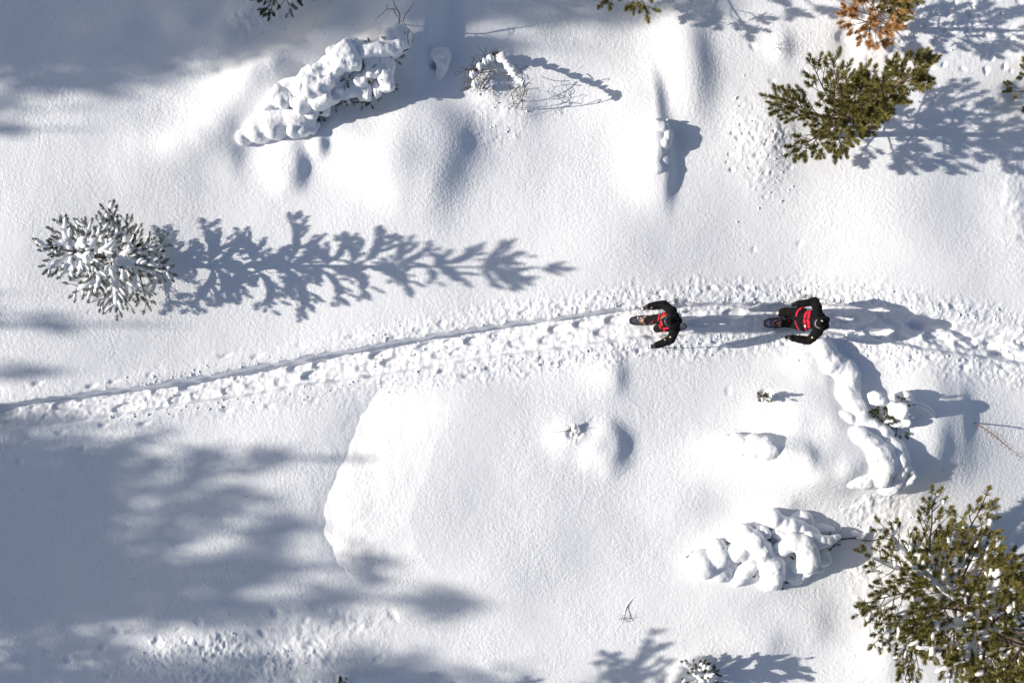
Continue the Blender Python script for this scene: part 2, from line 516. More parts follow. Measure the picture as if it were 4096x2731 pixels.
# snowshoe prints
x = -12.2; side = 1
while x < 12.2:
    if not (2.5 < x < 3.4 or 5.3 < x < 6.0):
        a = math.atan(float((track_y(x + .1) - track_y(x - .1)) / .2)) + rnd.uniform(-.08, .08)
        off = side * .115 + rnd.uniform(-.02, .02)
        stamp(x - math.sin(a) * off, float(track_y(x)) + math.cos(a) * off, a, .27 + rnd.uniform(-.05, .05), .10, rnd.choice((.02, .035, .05, .08)) + rnd.uniform(-.01, .01), rnd.uniform(.12, .35))
    side = -side
    x += .31 + rnd.uniform(-.09, .12)
# pole holes beside the track
HOLES = []
for sd in (1, -1):
    x = -12.2
    while x < 12.2:
        a = math.atan(float((track_y(x + .1) - track_y(x - .1)) / .2))
        off = sd * (float(track_w(x)) + rnd.uniform(.12, .42))
        cx, cy = x, float(track_y(x)) + off
        HOLES.append((cx, cy))
        stamp(cx, cy, a + rnd.uniform(-.4, .4), rnd.uniform(.06, .12), rnd.uniform(.045, .06), .016 + rnd.uniform(0, .022) * (x > -2), .5)
        if rnd.random() < .6:
            stamp(cx + rnd.uniform(.05, .09), cy + rnd.uniform(-.01, .03), a + .2, .12, .04, .018, .5)
        x += rnd.choice((.35, .8, 1.2, 1.7)) + rnd.uniform(-.1, .25)
for px, py, r_ in ((75, 1850, .06), (325, 1795, .055), (85, 1775, .05), (1570, 2460, .08), (1340, 2490, .06), (1100, 2450, .09), (1220, 2480, .07),
                   (800, 2480, .07), (1050, 2530, .06), (1510, 2640, .07), (470, 2520, .07), (270, 2640, .08), (390, 2610, .06), (1240, 2580, .08),
                   (3040, 110, .06), (3010, 190, .05), (2900, 1560, .06), (3260, 250, .05), (3210, 300, .06), (3330, 250, .05)):
    c = W(px, py); stamp(c.x, c.y, rnd.uniform(0, 3), r_ * rnd.uniform(1.0, 1.9), r_, .014 + rnd.uniform(0, .018), .65)
for i in range(28):      # pits where lumps of snow dropped from the trees
    px, py = rnd.gauss(900, 260), rnd.gauss(2630, 70)
    c = W(px, py); r_ = rnd.uniform(.03, .09)
    stamp(c.x, c.y, rnd.uniform(0, 3), r_ * rnd.uniform(1.0, 2.2), r_, rnd.uniform(.01, .03), .7)
for i in range(60):
    px, py = rnd.uniform(3450, 4090), rnd.uniform(0, 330)
    c = W(px, py); r_ = rnd.uniform(.03, .06)
    stamp(c.x, c.y, rnd.uniform(0, 3), r_ * 1.3, r_, rnd.uniform(.015, .04), .5)
for i in range(30):
    px, py = rnd.gauss(3050, 75), rnd.gauss(600, 130)
    c = W(px, py); r_ = rnd.uniform(.02, .06)
    stamp(c.x, c.y, rnd.uniform(0, 3), r_ * 1.3, r_, rnd.uniform(.01, .03), .5)
# beyond the second walker the track is a loose, scuffed furrow
for i in range(26):
    x = rnd.uniform(7.6, 12.2)
    stamp(x, float(track_y(x)) + rnd.uniform(-.28, .28), rnd.uniform(-.6, .2), rnd.uniform(.15, .4), rnd.uniform(.06, .13), rnd.uniform(.03, .10), rnd.uniform(.25, .6))
# hollows where shrubs break through the crust
for px, py, r_, dp in ((2290, 1722, .11, .07), (3040, 1575, .10, .07), (1985, 218, .07, .16), (3370, 150, .13, .05), (4040, 390, .22, .12), (1745, 262, .1, .15)):
    c = W(px, py); stamp(c.x, c.y, .4, r_ * 1.3, r_, dp, .5)

def gz(x, y):
    fx = min(max((x + FX) / STEP, 0), nxc - 1.001); fy = min(max((y + FY) / STEP, 0), nyc - 1.001)
    i = int(fx); j = int(fy); fx -= i; fy -= j
    h = Hh[y0i + j:y0i + j + 2, x0i + i:x0i + i + 2]
    return float(h[0, 0] * (1 - fx) * (1 - fy) + h[0, 1] * fx * (1 - fy) + h[1, 0] * (1 - fx) * fy + h[1, 1] * fx * fy)

def G(px, py, dz=0.0):
    """the point of the snow surface under a pixel, lifted by dz"""
    z = 0.0
    for _ in range(4):
        p = W(px, py, z + dz)
        z = gz(p.x, p.y)
    return W(px, py, z + dz)

ny, nx = X.shape
me = bpy.data.meshes.new('snow_ground')
co = np.stack([X, Y, Hh], -1).reshape(-1, 3)
idx = np.arange(ny * nx).reshape(ny, nx)
q = np.stack([idx[:-1, :-1], idx[:-1, 1:], idx[1:, 1:], idx[1:, :-1]], -1).reshape(-1, 4)
me.vertices.add(len(co)); me.vertices.foreach_set('co', co.astype(np.float32).ravel())
me.loops.add(q.size); me.loops.foreach_set('vertex_index', q.astype(np.int32).ravel())
me.polygons.add(len(q)); me.polygons.foreach_set('loop_start', np.arange(0, q.size, 4, dtype=np.int32))
me.polygons.foreach_set('use_smooth', np.ones(len(q), bool))
me.materials.append(M['snow'])
me.update(calc_edges=True)
ground = bpy.data.objects.new('snow_ground', me)
COL.objects.link(ground)
ground['kind'] = 'structure'

# crumbs of snow thrown up beside the track and dropped from the trees
bmi = MB()
t_ = (1 + 5 ** .5) / 2
ICO = np.array([(-1, t_, 0), (1, t_, 0), (-1, -t_, 0), (1, -t_, 0), (0, -1, t_), (0, 1, t_), (0, -1, -t_), (0, 1, -t_), (t_, 0, -1), (t_, 0, 1), (-t_, 0, -1), (-t_, 0, 1)]) / math.hypot(1, t_)
ICF = [(0, 11, 5), (0, 5, 1), (0, 1, 7), (0, 7, 10), (0, 10, 11), (1, 5, 9), (5, 11, 4), (11, 10, 2), (10, 7, 6), (7, 1, 8), (3, 9, 4), (3, 4, 2), (3, 2, 6), (3, 6, 8), (3, 8, 9), (4, 9, 5), (2, 4, 11), (6, 2, 10), (8, 6, 7), (9, 8, 1)]
def subdiv(v, f):
    v = [np.array(p) for p in v]; cache = {}; out = []
    def mid(a, b):
        k = (min(a, b), max(a, b))
        if k not in cache:
            m = v[a] + v[b]; v.append(m / np.linalg.norm(m)); cache[k] = len(v) - 1
        return cache[k]
    for a, b, c in f:
        x, y, z = mid(a, b), mid(b, c), mid(c, a)
        out += [(a, x, z), (x, b, y), (z, y, c), (x, y, z)]
    return np.array(v), out
ICO1, ICF1 = subdiv(ICO, ICF)
rs = np.random.RandomState(5)
def clod(x, y, r):
    v = ICO1 * (1 + .35 * rs.uniform(-1, 1, (len(ICO1), 1))) * r * rs.uniform(.75, 1.25, 3)
    v = v * np.array([1, 1, .8]) + np.array([x, y, gz(x, y) + r * rs.uniform(-.5, .2)])
    bmi.add(v, ICF1)
for i in range(1300):
    x = rs.uniform(-9.5, 12.2) if rs.rand() < .75 else rs.uniform(1.5, 9)
    sd = rs.choice((-1, 1))
    off = float(track_w(x)) + abs(rs.normal(.02, .24)) * (.55 if x < -5 else 1.0)
    clod(x, float(track_y(x)) + sd * off, min(.040, .006 + abs(rs.normal(0, .011))))
for i in range(160):
    x = rs.uniform(-9, 12.2)
    clod(x, float(track_y(x)) + rs.uniform(-.25, .25), .012 + abs(rs.normal(0, .010)))
for px, py, sx, sy, n in ((3060, 610, 70, 120, 130), (3560, 2230, 120, 140, 110), (900, 2630, 260, 60, 120), (3700, 120, 260, 90, 80), (3420, 2080, 110, 40, 60), (1130, 110, 90, 30, 40), (2000, 460, 50, 90, 50)):
    for i in range(n):
        p = W(rs.normal(px, sx), rs.normal(py, sy))
        if abs(p.x) < 12.4 and abs(p.y) < 8.5: clod(p.x, p.y, .006 + abs(rs.normal(0, .011)))
clods = bmi.build('snow_crumbs', M['load'])
clods['kind'] = 'stuff'; clods['label'] = 'loose crumbs of snow thrown up along the track'

# needles and scraps of bark shed on the snow
lit = MB(); rl = random.Random(77)
for px, py, sx, sy, n in ((3560, 2250, 160, 180, 60), (3250, 480, 160, 120, 30), (900, 2450, 500, 200, 40), (1150, 100, 120, 50, 20), (450, 1080, 160, 120, 25)):
    for i in range(n):
        p = W(rl.gauss(px, sx), rl.gauss(py, sy))
        if abs(p.x) > 12.3 or abs(p.y) > 8.3: continue
        p.z = gz(p.x, p.y) + .004; a = rl.uniform(0, 6.28); l = rl.uniform(.012, .035)
        lit.tube([p - Vector((math.cos(a) * l, math.sin(a) * l, 0)), p + Vector((math.cos(a) * l, math.sin(a) * l, .006))], .0025, 3)
lit_o = lit.build('needle_litter', M['bark']); lit_o['kind'] = 'stuff'; lit_o['label'] = 'shed needles and scraps of bark on the snow'

# ------------------------------------------------------------------ conifers
def tuft_mesh(name, material, seed, n=110, L=.14, nl=.085, wd=.0075, cards=False):
    r = random.Random(seed)
    mb = MB()
    mb.tube([(0, 0, -.02), (0, 0, L * .9)], [.006, .003], 4, 1)
    for i in range(n):
        t = r.random() ** .8
        z = t * L
        az = r.uniform(0, 2 * math.pi)
        an = R(72 - 52 * t + r.uniform(-12, 12))
        l = nl * r.uniform(.75, 1.15) * (1 - .25 * t * t)
        d_ = Vector((math.sin(an) * math.cos(az), math.sin(an) * math.sin(az), math.cos(an)))
        s_ = d_.cross(Vector((r.uniform(-1, 1), r.uniform(-1, 1), r.uniform(-1, 1)))).normalized() * wd * .5
        p = Vector((0, 0, z))
        mb.add([p - s_, p + s_, p + d_ * l * .6 + s_ * .9, p + d_ * l, p + d_ * l * .6 - s_ * .9], [(0, 1, 2, 3, 4)], 0)
    me = bpy.data.meshes.new(name)
    me.from_pydata([tuple(v) for v in mb.v], [], mb.f)
    me.materials.append(material); me.materials.append(M['twig'])
    me.polygons.foreach_set('material_index', mb.mi)
    me.update()
    return me
TUFTS = {k: [tuft_mesh('needle_tuft', M[k], 10 * j + i) for i in range(4)] for j, k in enumerate(('needle', 'needle_dark', 'needle_brown', 'frost'))}

def frame_to(d, roll=0.0):
    d = Vector(d).normalized()
    return d.to_track_quat('Z', 'Y').to_matrix() @ Matrix.Rotation(roll, 3, 'Z')

def bez(pts, n):
    """a smooth path through pts"""
    P = [Vector(p) for p in pts]
    P = [P[0] * 2 - P[1]] + P + [P[-1] * 2 - P[-2]]
    out = []
    seg = len(P) - 3
    for i in range(seg):
        a, b, c, e = P[i:i + 4]
        m = max(2, n // seg)
        for k in range(m):
            t = k / m
            out.append(.5 * ((2 * b) + (c - a) * t + (2 * a - 5 * b + 4 * c - e) * t * t + (3 * b - a - 3 * c + e) * t ** 3))
    out.append(P[-2])
    return out

def snow_sausage(path, rad, seed, flat=.75):
    """a lump of snow lying along a path"""
    mb = MB()
    P = bez(path, 8) if len(path) > 2 else [Vector(path[0]).lerp(Vector(path[1]), i / 7) for i in range(8)]
    n = len(P); S = 9
    r = random.Random(seed)
    T = (P[-1] - P[0]).normalized()
    prof = [math.sqrt(max(0.0, 1 - (2 * i / (n - 1) - 1) ** 2)) for i in range(n)]
    prof = [max(.18, p ** .7) * r.uniform(.8, 1.2) for p in prof]
    a = T.cross(Vector((0, 0, 1)))
    a = a.normalized() if a.length > .05 else Vector((0, 1, 0))
    b = a.cross(T).normalized()
    vs = []; fs = []
    for i, p in enumerate(P):
        for k in range(S):
            th = 2 * math.pi * k / S
            j = r.uniform(.85, 1.15)
            up = math.sin(th) * (1.0 if math.sin(th) > 0 else .45) * flat
            vs.append(p + (a * math.cos(th) + b * up) * rad * prof[i] * j)
    for i in range(n - 1):
        for k in range(S):
            k2 = (k + 1) % S
            fs.append((i * S + k, (i + 1) * S + k, (i + 1) * S + k2, i * S + k2))
    vs += [P[0] - T * rad * .25, P[-1] + T * rad * .25]
    for k in range(S):
        fs.append((k, (k + 1) % S, n * S)); fs.append(((n - 1) * S + (k + 1) % S, (n - 1) * S + k, n * S + 1))
    mb.add(vs, fs)
    return mb

def add_tuft(parent, p, d_, kind, r, scale=1.0):
    me = r.choice(TUFTS[kind])
    o = bpy.data.objects.new('needle_tuft', me)
    COL.objects.link(o)
    o.parent = parent
    B = Vector(parent_base(parent))
    o.matrix_local = Matrix.LocRotScale(Vector(p) - B, frame_to(d_, r.uniform(0, 6)).to_quaternion(), Vector((scale,) * 3) * r.uniform(.85, 1.15))
    return o

def make_pine(name, label, cat, base, top, whorls, seed, kind='needle', snow=0.0, snow_r=.07, tip_bare=.15, group=None, trunk_r=.07, tscale=1.0, side=4, limit=290,
              kind_at=None, az_fix=None, skip=None, leader=True, snow_small=0.0, snow_side=.75, side_r=1.0, jit=.2, snow_lo=1, inner=0, stretch=None):
    """whorls: (height fraction, branches, length, start elevation, end elevation)"""
    r = random.Random(seed)
    base = Vector(base); top = Vector(top)
    T = thing(name, label, cat, base, group)
    tr = MB()
    bow = Vector((r.uniform(-.04, .04), r.uniform(-.04, .04), 0))
    tp = [base.lerp(top, i / 10) + bow * math.sin(math.pi * i / 10) - Vector((0, 0, .25)) * (i == 0) for i in range(11)]
    tr.tube(tp, [trunk_r * (1 - .9 * i / 10) + .004 for i in range(11)], 9)
    tr.build('trunk', M['bark'], T)
    count = 0
    extra = []
    for wi, (fz, nb, ln, e0, e1) in enumerate(whorls):
        a0 = r.uniform(0, 6.28) if az_fix is None else az_fix + wi * 1.1
        for b in range(nb):
            az = a0 + 2 * math.pi * b / nb + r.uniform(-.25, .25)
            L = ln * r.uniform(1 - jit * 1.1, 1 + jit * .8) * (stretch(az, fz) if stretch else 1)
            S = base.lerp(top, fz + r.uniform(-.015, .015)) + bow * math.sin(math.pi * fz)
            pts = [S]
            n = 6
            azd = az
            for i in range(n):
                el = R(e0 + (e1 - e0) * i / (n - 1) + r.uniform(-5, 5))
                azd += r.uniform(-.09, .09)
                pts.append(pts[-1] + Vector((math.cos(azd) * math.cos(el), math.sin(azd) * math.cos(el), math.sin(el))) * L / n)
            if skip and skip(pts[-1]): continue
            k = kind_at(fz, az, r) if kind_at else kind
            mb = MB()
            r0 = .008 + .010 * L
            mb.tube(pts, [r0 * (1 - .75 * i / n) for i in range(n + 1)], 5)
            tufts = []
            shoots = []
            m = max(1, int(round(side * L * r.uniform(.8, 1.2))))
            for j in range(m):
                t = .30 + .62 * (j + r.uniform(.2, .8)) / m
                f_ = t * n; i = min(int(f_), n - 1)
                p = pts[i].lerp(pts[i + 1], f_ - i)
                dr = (pts[i + 1] - pts[i]).normalized()
                sg = 1 if (j % 2) else -1
                sv = (Matrix.Rotation(sg * R(r.uniform(30, 62)), 3, 'Z') @ dr)
                sv.z += r.uniform(.0, .35)
                sv.normalize()
                sl = (1 - t) * L * .42 + r.uniform(.08, .2)
                q1 = p + sv * sl * .5 + Vector((0, 0, -.01)); sv2 = (sv + dr * .3 + Vector((0, 0, .22))).normalized(); q2 = q1 + sv2 * sl * .5
                mb.tube([p, q1, q2], [r0 * .45, r0 * .35, .003], 4)
                shoots.append((p, q1, q2))
                tufts.append((q2 - sv2 * .06, sv2))
                if sl > .33:
                    s3 = (Matrix.Rotation(-sg * R(40), 3, 'Z') @ sv2); q3 = q1 + s3 * sl * .4
                    mb.tube([q1, q3], [r0 * .3, .003], 4)
                    tufts.append((q3 - s3 * .05, s3))
                elif r.random() < .4:
                    tufts.append((q1, sv))
            dr = (pts[-1] - pts[-2]).normalized()
            tufts.append((pts[-1] - dr * .05, dr))
            if L > .5: tufts.append((pts[-2], (dr + Vector((0, 0, .5))).normalized()))
            for j in range(inner):
                p = pts[1 + j % 3].lerp(pts[2 + j % 3], r.random())
                sv = (Matrix.Rotation(r.choice((-1, 1)) * R(r.uniform(30, 80)), 3, 'Z') @ (pts[2] - pts[1]).normalized() + Vector((0, 0, r.uniform(.2, .9)))).normalized()
                e = p + sv * r.uniform(.08, .2)
                mb.tube([p, e], [r0 * .4, .003], 4)
                tufts.append((e - sv * .05, sv))
            bo = mb.build('branch', M['bark'] if k != 'frost' else M['twig'], T)
            for p, d_ in tufts:
                if count < limit:
                    add_tuft(bo, p, d_, k, r, tscale); count += 1
                else:
                    extra.append((p, d_, k))
            # snow lying on the bough
            if r.random() < snow:
                hi = n - max(1, int(n * tip_bare))
                lo = snow_lo if L > .6 else 1
                path = [pts[i] + Vector((0, 0, snow_r * .25)) for i in range(lo, hi + 1)]
                if len(path) >= 2:
                    snow_sausage(path, snow_r * r.uniform(.7, 1.35), r.randrange(9999)).build('snow_load', M['load'], bo)
                for sh in shoots:
                    if r.random() < snow_side:
                        snow_sausage([sh[0] + Vector((0, 0, .03)), sh[1] + Vector((0, 0, .045)), sh[2] + Vector((0, 0, .03))], snow_r * side_r * r.uniform(.5, 1.05), r.randrange(9999)).build('snow_load', M['load'], bo)
            if snow_small:
                for p, d_ in tufts:
                    if r.random() < snow_small:
                        c = Vector(p) + Vector(d_) * .05 + Vector((0, 0, .035))
                        v = (Vector((d_[0], d_[1], 0)).normalized() + Vector((r.uniform(-.6, .6), r.uniform(-.6, .6), 0))) * r.uniform(.06, .16)
                        w_ = Vector((-v.y, v.x, 0)) * r.uniform(-.12, .12)
                        snow_sausage([c - v, c + w_, c + v * r.uniform(.3, 1.2)], r.uniform(.025, .06), r.randrange(9999)).build('snow_load', M['load'], bo)
    if leader:
        lt = MB()
        ax = (top - base).normalized()
        lt.tube([top - ax * .15, top + ax * .12], [.008, .004], 5)
        lo = lt.build('leader_shoot', M['bark'], T)
        k = kind_at(1.0, 0, r) if kind_at else kind
        add_tuft(lo, top, ax, k, r, tscale * .9)
        add_tuft(lo, top - ax * .12, (ax + Vector((.3, .1, 0))).normalized(), k, r, tscale * .9)
    if extra:
        mb = MB()
        for p, d_, k in extra:
            me = r.choice(TUFTS[k]); Rm = frame_to(d_, r.uniform(0, 6))
            vs = [Vector(p) + Rm @ (v.co * tscale) for v in me.vertices]
            mb.add(vs, [tuple(pl.vertices) for pl in me.polygons], 0)
        fo = mb.build('foliage', M[extra[0][2]], T, smooth=False)
        fo['kind'] = 'stuff'
    return T

# the snow-laden pine that throws the long shadow
b = G(560, 1062)
h_ = 4.1
t_top = W(215, 992, h_ + b.z)
wl = [(.05, 6, .95, 4, -8), (.13, 6, 1.10, 8, -6), (.22, 6, 1.14, 12, -8), (.31, 6, 1.08, 14, -6), (.40, 5, .96, 16, -4), (.49, 5, .84, 18, -2), (.58, 5, .70, 20, 2), (.68, 4, .58, 26, 8), (.80, 6, .56, 24, 26), (.95, 3, .14, 42, 58)]
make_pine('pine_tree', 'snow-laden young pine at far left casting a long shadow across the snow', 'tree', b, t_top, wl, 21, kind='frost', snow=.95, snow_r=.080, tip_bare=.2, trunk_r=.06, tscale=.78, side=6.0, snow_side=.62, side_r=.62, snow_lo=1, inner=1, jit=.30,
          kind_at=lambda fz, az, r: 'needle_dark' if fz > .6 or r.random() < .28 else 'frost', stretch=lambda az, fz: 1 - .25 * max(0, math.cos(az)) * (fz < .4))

# the green pine at upper right
b = G(3262, 540)
h_ = 4.8
t_top = W(3690, 275, h_ + b.z)
wl = [(.15, 5, 1.06, 0, 6), (.22, 6, 1.18, 4, 12), (.29, 6, 1.12, 8, 18), (.36, 6, 0.99, 12, 22), (.43, 6, 0.83, 16, 26), (.51, 5, 0.72, 20, 30), (.59, 5, 0.61, 22, 32), (.67, 5, 0.51, 24, 36), (.76, 4, 0.51, 24, 40), (.85, 4, 0.46, 24, 40), (.95, 4, 0.33, 26, 44)]
make_pine('pine_tree', 'green pine without snow leaning to the upper right over its shadow', 'tree', b, t_top, wl, 33, kind='needle', trunk_r=.075, tscale=1.2, side=4.4, inner=3,
          stretch=lambda az, fz: .88 + (.42 if fz < .4 else .1) * max(0, -math.cos(az)) - .28 * max(0, -math.sin(az)) - .18 * max(0, math.cos(az)) * (fz < .6))

# the big pine in the lower right corner
b = G(3655, 2300)
h_ = 6.6
t_top = W(2048 + (3660 - 2048) * 1.57, 1365 + (2300 - 1365) * 1.62, h_ + b.z)
wl = [(.08, 7, 1.75, 0, 8), (.14, 9, 2.0, 4, 14), (.20, 9, 2.0, 8, 18), (.26, 9, 1.9, 12, 22), (.32, 9, 1.8, 16, 26), (.38, 8, 1.65, 18, 28), (.44, 8, 1.5, 20, 30), (.50, 7, 1.35, 22, 32), (.57, 7, 1.2, 24, 36), (.65, 6, 1.0, 28, 40), (.75, 5, .8, 30, 46), (.86, 5, .5, 34, 50)]
make_pine('pine_tree', 'large bushy green pine flecked with snow in the lower right corner', 'tree', b, t_top, wl, 52, kind='needle', snow=.30, snow_r=.085, trunk_r=.10, tscale=1.2, side=4.6, inner=3, snow_small=.13, snow_side=.24, side_r=.8, jit=.32,
          stretch=lambda az, fz: 1 - .14 * max(0, math.cos(az - R(232))) - .10 * max(0, math.cos(az - R(170))))

# the pine with dead brown boughs at the top
b = G(3452, 112)
t_top = W(3640, -70, 2.9 + b.z)
wl = [(.14, 5, .55, 4, 8), (.22, 5, .60, 8, 12), (.30, 5, .56, 12, 16), (.40, 5, .50, 16, 24), (.52, 5, .5, 20, 30), (.64, 5, .45, 24, 36), (.76, 4, .4, 28, 42), (.88, 4, .3, 34, 48)]
make_pine('pine_tree', 'young pine with rusty brown dead lower boughs at the top edge', 'tree', b, t_top, wl, 58, trunk_r=.045, tscale=1.3, side=4.2, inner=0,
          kind_at=lambda fz, az, r: 'needle_brown' if fz < .58 and r.random() < .95 else 'needle')

# small pine cut by the right edge
b = G(4120, 372)
make_pine('pine_tree', 'small green pine half cut off by the right edge', 'tree', b, W(4240, 300, 1.6 + b.z), [(.12, 5, .62, 6, 16), (.3, 5, .6, 12, 26), (.5, 5, .5, 20, 36), (.72, 4, .38, 28, 46)], 63, trunk_r=.03, tscale=1.05, side=4, snow_small=.1)

# pine whose lowest bough hangs into view at the top
b = Vector((*W(2510, -70)[:2], 0.1))
make_pine('pine_tree', 'pine with green twigs hanging in at the top centre edge', 'tree', b, W(2580, -400, 3.6), [(.12, 5, 1.0, 0, 4), (.22, 6, 1.05, 6, 14), (.4, 6, .95, 14, 26), (.55, 5, .8, 22, 36), (.7, 5, .6, 28, 44), (.85, 4, .4, 34, 50)], 74, trunk_r=.06, tscale=1.3, side=3.4, az_fix=-1.35)

# frosted pine at the top edge left of the middle
b = Vector((*W(1145, -15)[:2], 0.2))
make_pine('pine_tree', 'dull frosted pine in the shade at the top edge', 'tree', b, W(1020, -330, 3.0), [(.08, 7, .70, -4, 4), (.15, 7, .80, 0, 8), (.25, 7, .75, 4, 14), (.38, 6, .7, 12, 22), (.52, 5, .6, 20, 30), (.68, 5, .5, 26, 40), (.84, 4, .35, 34, 50)], 85, kind='frost', snow=.35, snow_r=.06, trunk_r=.05, tscale=.8, side=4.5,
          kind_at=lambda fz, az, r: 'needle_dark' if r.random() < .5 else 'frost')

# low snow-capped pine at the bottom edge
b = G(2790, 2700)
make_pine('pine_shrub', 'low dark pine shrub under fingers of snow at the bottom edge', 'shrub', b, W(2815, 2745, .85 + b.z), [(.10, 6, .42, 10, 14), (.3, 6, .42, 18, 26), (.55, 5, .36, 26, 36), (.8, 4, .26, 34, 46)], 96, kind='needle_dark', snow=1.0, snow_r=.075, tip_bare=.1, trunk_r=.03, tscale=.7, side=5)

# seedlings
def seedling(px, py, hgt, label, seed, kind, n=4, ln=.07, tsc=.6, snow=0.0, group='tiny pine seedlings'):
    b = G(px, py)
    return make_pine('pine_seedling', label, 'seedling', b, b + Vector((.02, .01, hgt)), [(.5, n, ln, 20, 40), (.85, 3, ln * .6, 40, 60)], seed, kind=kind, trunk_r=.010, tscale=tsc, side=2.0, snow=snow, snow_r=.05, group=group)
seedling(3040, 1580, .38, 'tiny green pine seedling poking out of smooth snow below the second walker', 101, 'needle', snow=.4)
seedling(1382, 2712, .30, 'tiny dark pine seedling with a snow cap at the bottom edge', 102, 'needle_dark', snow=.5)

# ------------------------------------------------------------------ bare saplings, twigs and sticks
def twig_tube(mb, pts, r0, r1, n=10, sides=5):
    P = bez(pts, n)
    mb.tube(P, [r0 + (r1 - r0) * i / (len(P) - 1) for i in range(len(P))], sides)
    return P

def wiry(mb, c, r, n, spread, drop, seed, rad=.006):
    """a clump of thin curly drooping twigs starting round c"""
    q = random.Random(seed)
    for i in range(n):
        az = q.uniform(0, 6.28)
        p = Vector(c) + Vector((q.uniform(-1, 1), q.uniform(-1, 1), 0)) * spread * .4
        pts = [p]
        for k in range(5):
            az += q.uniform(-.7, .7)
            p = p + Vector((math.cos(az), math.sin(az), 0)) * r / 5 * q.uniform(.6, 1.3) + Vector((0, 0, q.uniform(-1, .5) * drop / 4))
            pts.append(p)
        twig_tube(mb, pts, rad, rad * .45, 10, 4)
        if q.random() < .7:
            s0 = pts[2]; a2 = az + q.choice((-1, 1)) * q.uniform(.6, 1.3)
            twig_tube(mb, [s0, s0 + Vector((math.cos(a2), math.sin(a2), 0)) * r * .25, s0 + Vector((math.cos(a2 + .5), math.sin(a2 + .5), -.1)) * r * .45], rad * .7, rad * .4, 6, 4)

Z8 = zone(1500, 0, 2.138)
# birch sapling at the top
b = G(1598, 88)
T = thing('birch_sapling', 'bare birch sapling with thin forked twigs above the snow-laden tree', 'sapling', b)
zb = b.z
mb = MB(); twig_tube(mb, [b - Vector((0, 0, .2)), Z8(205, 190, zb + .25), Z8(212, 120, zb + .5), Z8(165, 40, zb + .75), Z8(145, -60, zb + 1.0)], .016, .006, 14); mb.build('stem', M['twig'], T)
for pts in ([(212, 125, 1.0), (190, 85, 1.15), (110, 80, 1.3), (60, 120, 1.4), (0, 175, 1.45)], [(240, 180, .6), (265, 120, .9), (310, 70, 1.2), (335, 20, 1.4)],
            [(208, 185, .5), (240, 190, .7), (285, 250, .85), (335, 310, .9), (300, 400, .85)], [(208, 190, .5), (180, 230, .65), (155, 290, .75), (172, 365, .75)],
            [(180, 240, .65), (230, 260, .75), (265, 290, .8)], [(285, 260, .85), (280, 320, .8), (290, 390, .75)], [(150, 290, .7), (90, 300, .7), (40, 285, .65)], [(155, 85, 1.3), (185, 130, 1.2), (190, 160, 1.1)],
            [(145, 225, .6), (140, 205, .7), (150, 250, .6)], [(100, 80, 1.3), (105, 60, 1.4), (112, 40, 1.4)]):
    mb = MB()
    twig_tube(mb, [Z8(x, y, zb + z * .5) for x, y, z in pts], .0095, .004, 10)
    mb.build('branch', M['twig'], T)

# sapling bent into an arch by its snow
b = G(1986, 218)
T = thing('bent_sapling', 'thin sapling bowed over by beads of snow, its wiry twigs touching down', 'sapling', b, 'snow-bent wiry saplings')
z0 = b.z
arch = [b - Vector((0, 0, .1)), Z8(1075, 490, z0 + .35), Z8(1130, 560, z0 + .65), Z8(1190, 640, z0 + .95), Z8(1240, 700, z0 + 1.08), Z8(1285, 735, z0 + 1.1)]
mb = MB(); P = twig_tube(mb, arch, .022, .012, 18); mb.build('stem', M['twig'], T)
q = random.Random(5)
for i in range(2, len(P) - 1, 1):
    snow_sausage([P[i] + Vector((0, 0, .03)), P[i + 1] + Vector((q.uniform(-.03, .03), q.uniform(-.03, .03), .03))], q.uniform(.07, .12), 300 + i).build('snow_load', M['load'], T)
for pts in ([(1280, 735, 1.1), (1275, 800, .9), (1240, 880, .5), (1200, 930, .2), (1160, 965, .05)], [(1160, 620, .75), (1140, 690, .7), (1165, 790, .5), (1185, 880, .25), (1150, 930, .1)],
            [(1160, 650, .8), (1110, 650, .7), (1080, 690, .6)], [(1130, 620, .7), (1090, 630, .6), (1055, 605, .5)], [(1195, 540, .8), (1225, 590, .85), (1255, 630, .8)], [(1240, 600, .9), (1290, 570, .95), (1340, 600, .9)],
            [(1285, 750, 1.05), (1310, 710, 1.05), (1340, 720, .95)], [(1270, 800, .9), (1300, 770, .9), (1290, 840, .7)], [(1255, 850, .6), (1265, 900, .4), (1240, 965, .1)]):
    mb = MB(); twig_tube(mb, [Z8(x, y, z0 + z) for x, y, z in pts], .011, .005, 10); mb.build('branch', M['twig'], T)
mb = MB(); wiry(mb, Z8(1235, 800, z0 + .6), .42, 16, .35, .5, 7, .006); o = mb.build('twig_tangle', M['twig'], T)

b = G(1960, 235)
T = thing('bent_sapling', 'flattened sapling with two tangles of wiry twigs left of the dark hole', 'sapling', b, 'snow-bent wiry saplings')
z0 = b.z
mb = MB(); P = twig_tube(mb, [Z8(1060, 470, z0 + .05), Z8(960, 520, z0 + .25), Z8(880, 580, z0 + .3), Z8(820, 610, z0 + .25), Z8(850, 690, z0 + .2), Z8(895, 760, z0 + .1)], .02, .009, 18); mb.build('stem', M['twig'], T)
for k, (x, y, n) in enumerate(((820, 620, 18), (940, 560, 14), (880, 700, 14))):
    mb = MB(); wiry(mb, Z8(x, y, z0 + .25), .40, n, .3, .25, 40 + k); mb.build('twig_tangle', M['twig'], T)
for k, (x, y) in enumerate(((950, 530), (985, 500), (900, 570), (840, 640), (860, 720))):
    p = Z8(x, y, z0 + .28)
    snow_sausage([p - Vector((.08, .02, 0)), p + Vector((.08, .03, 0))], .09, 330 + k).build('snow_load', M['load'], T)
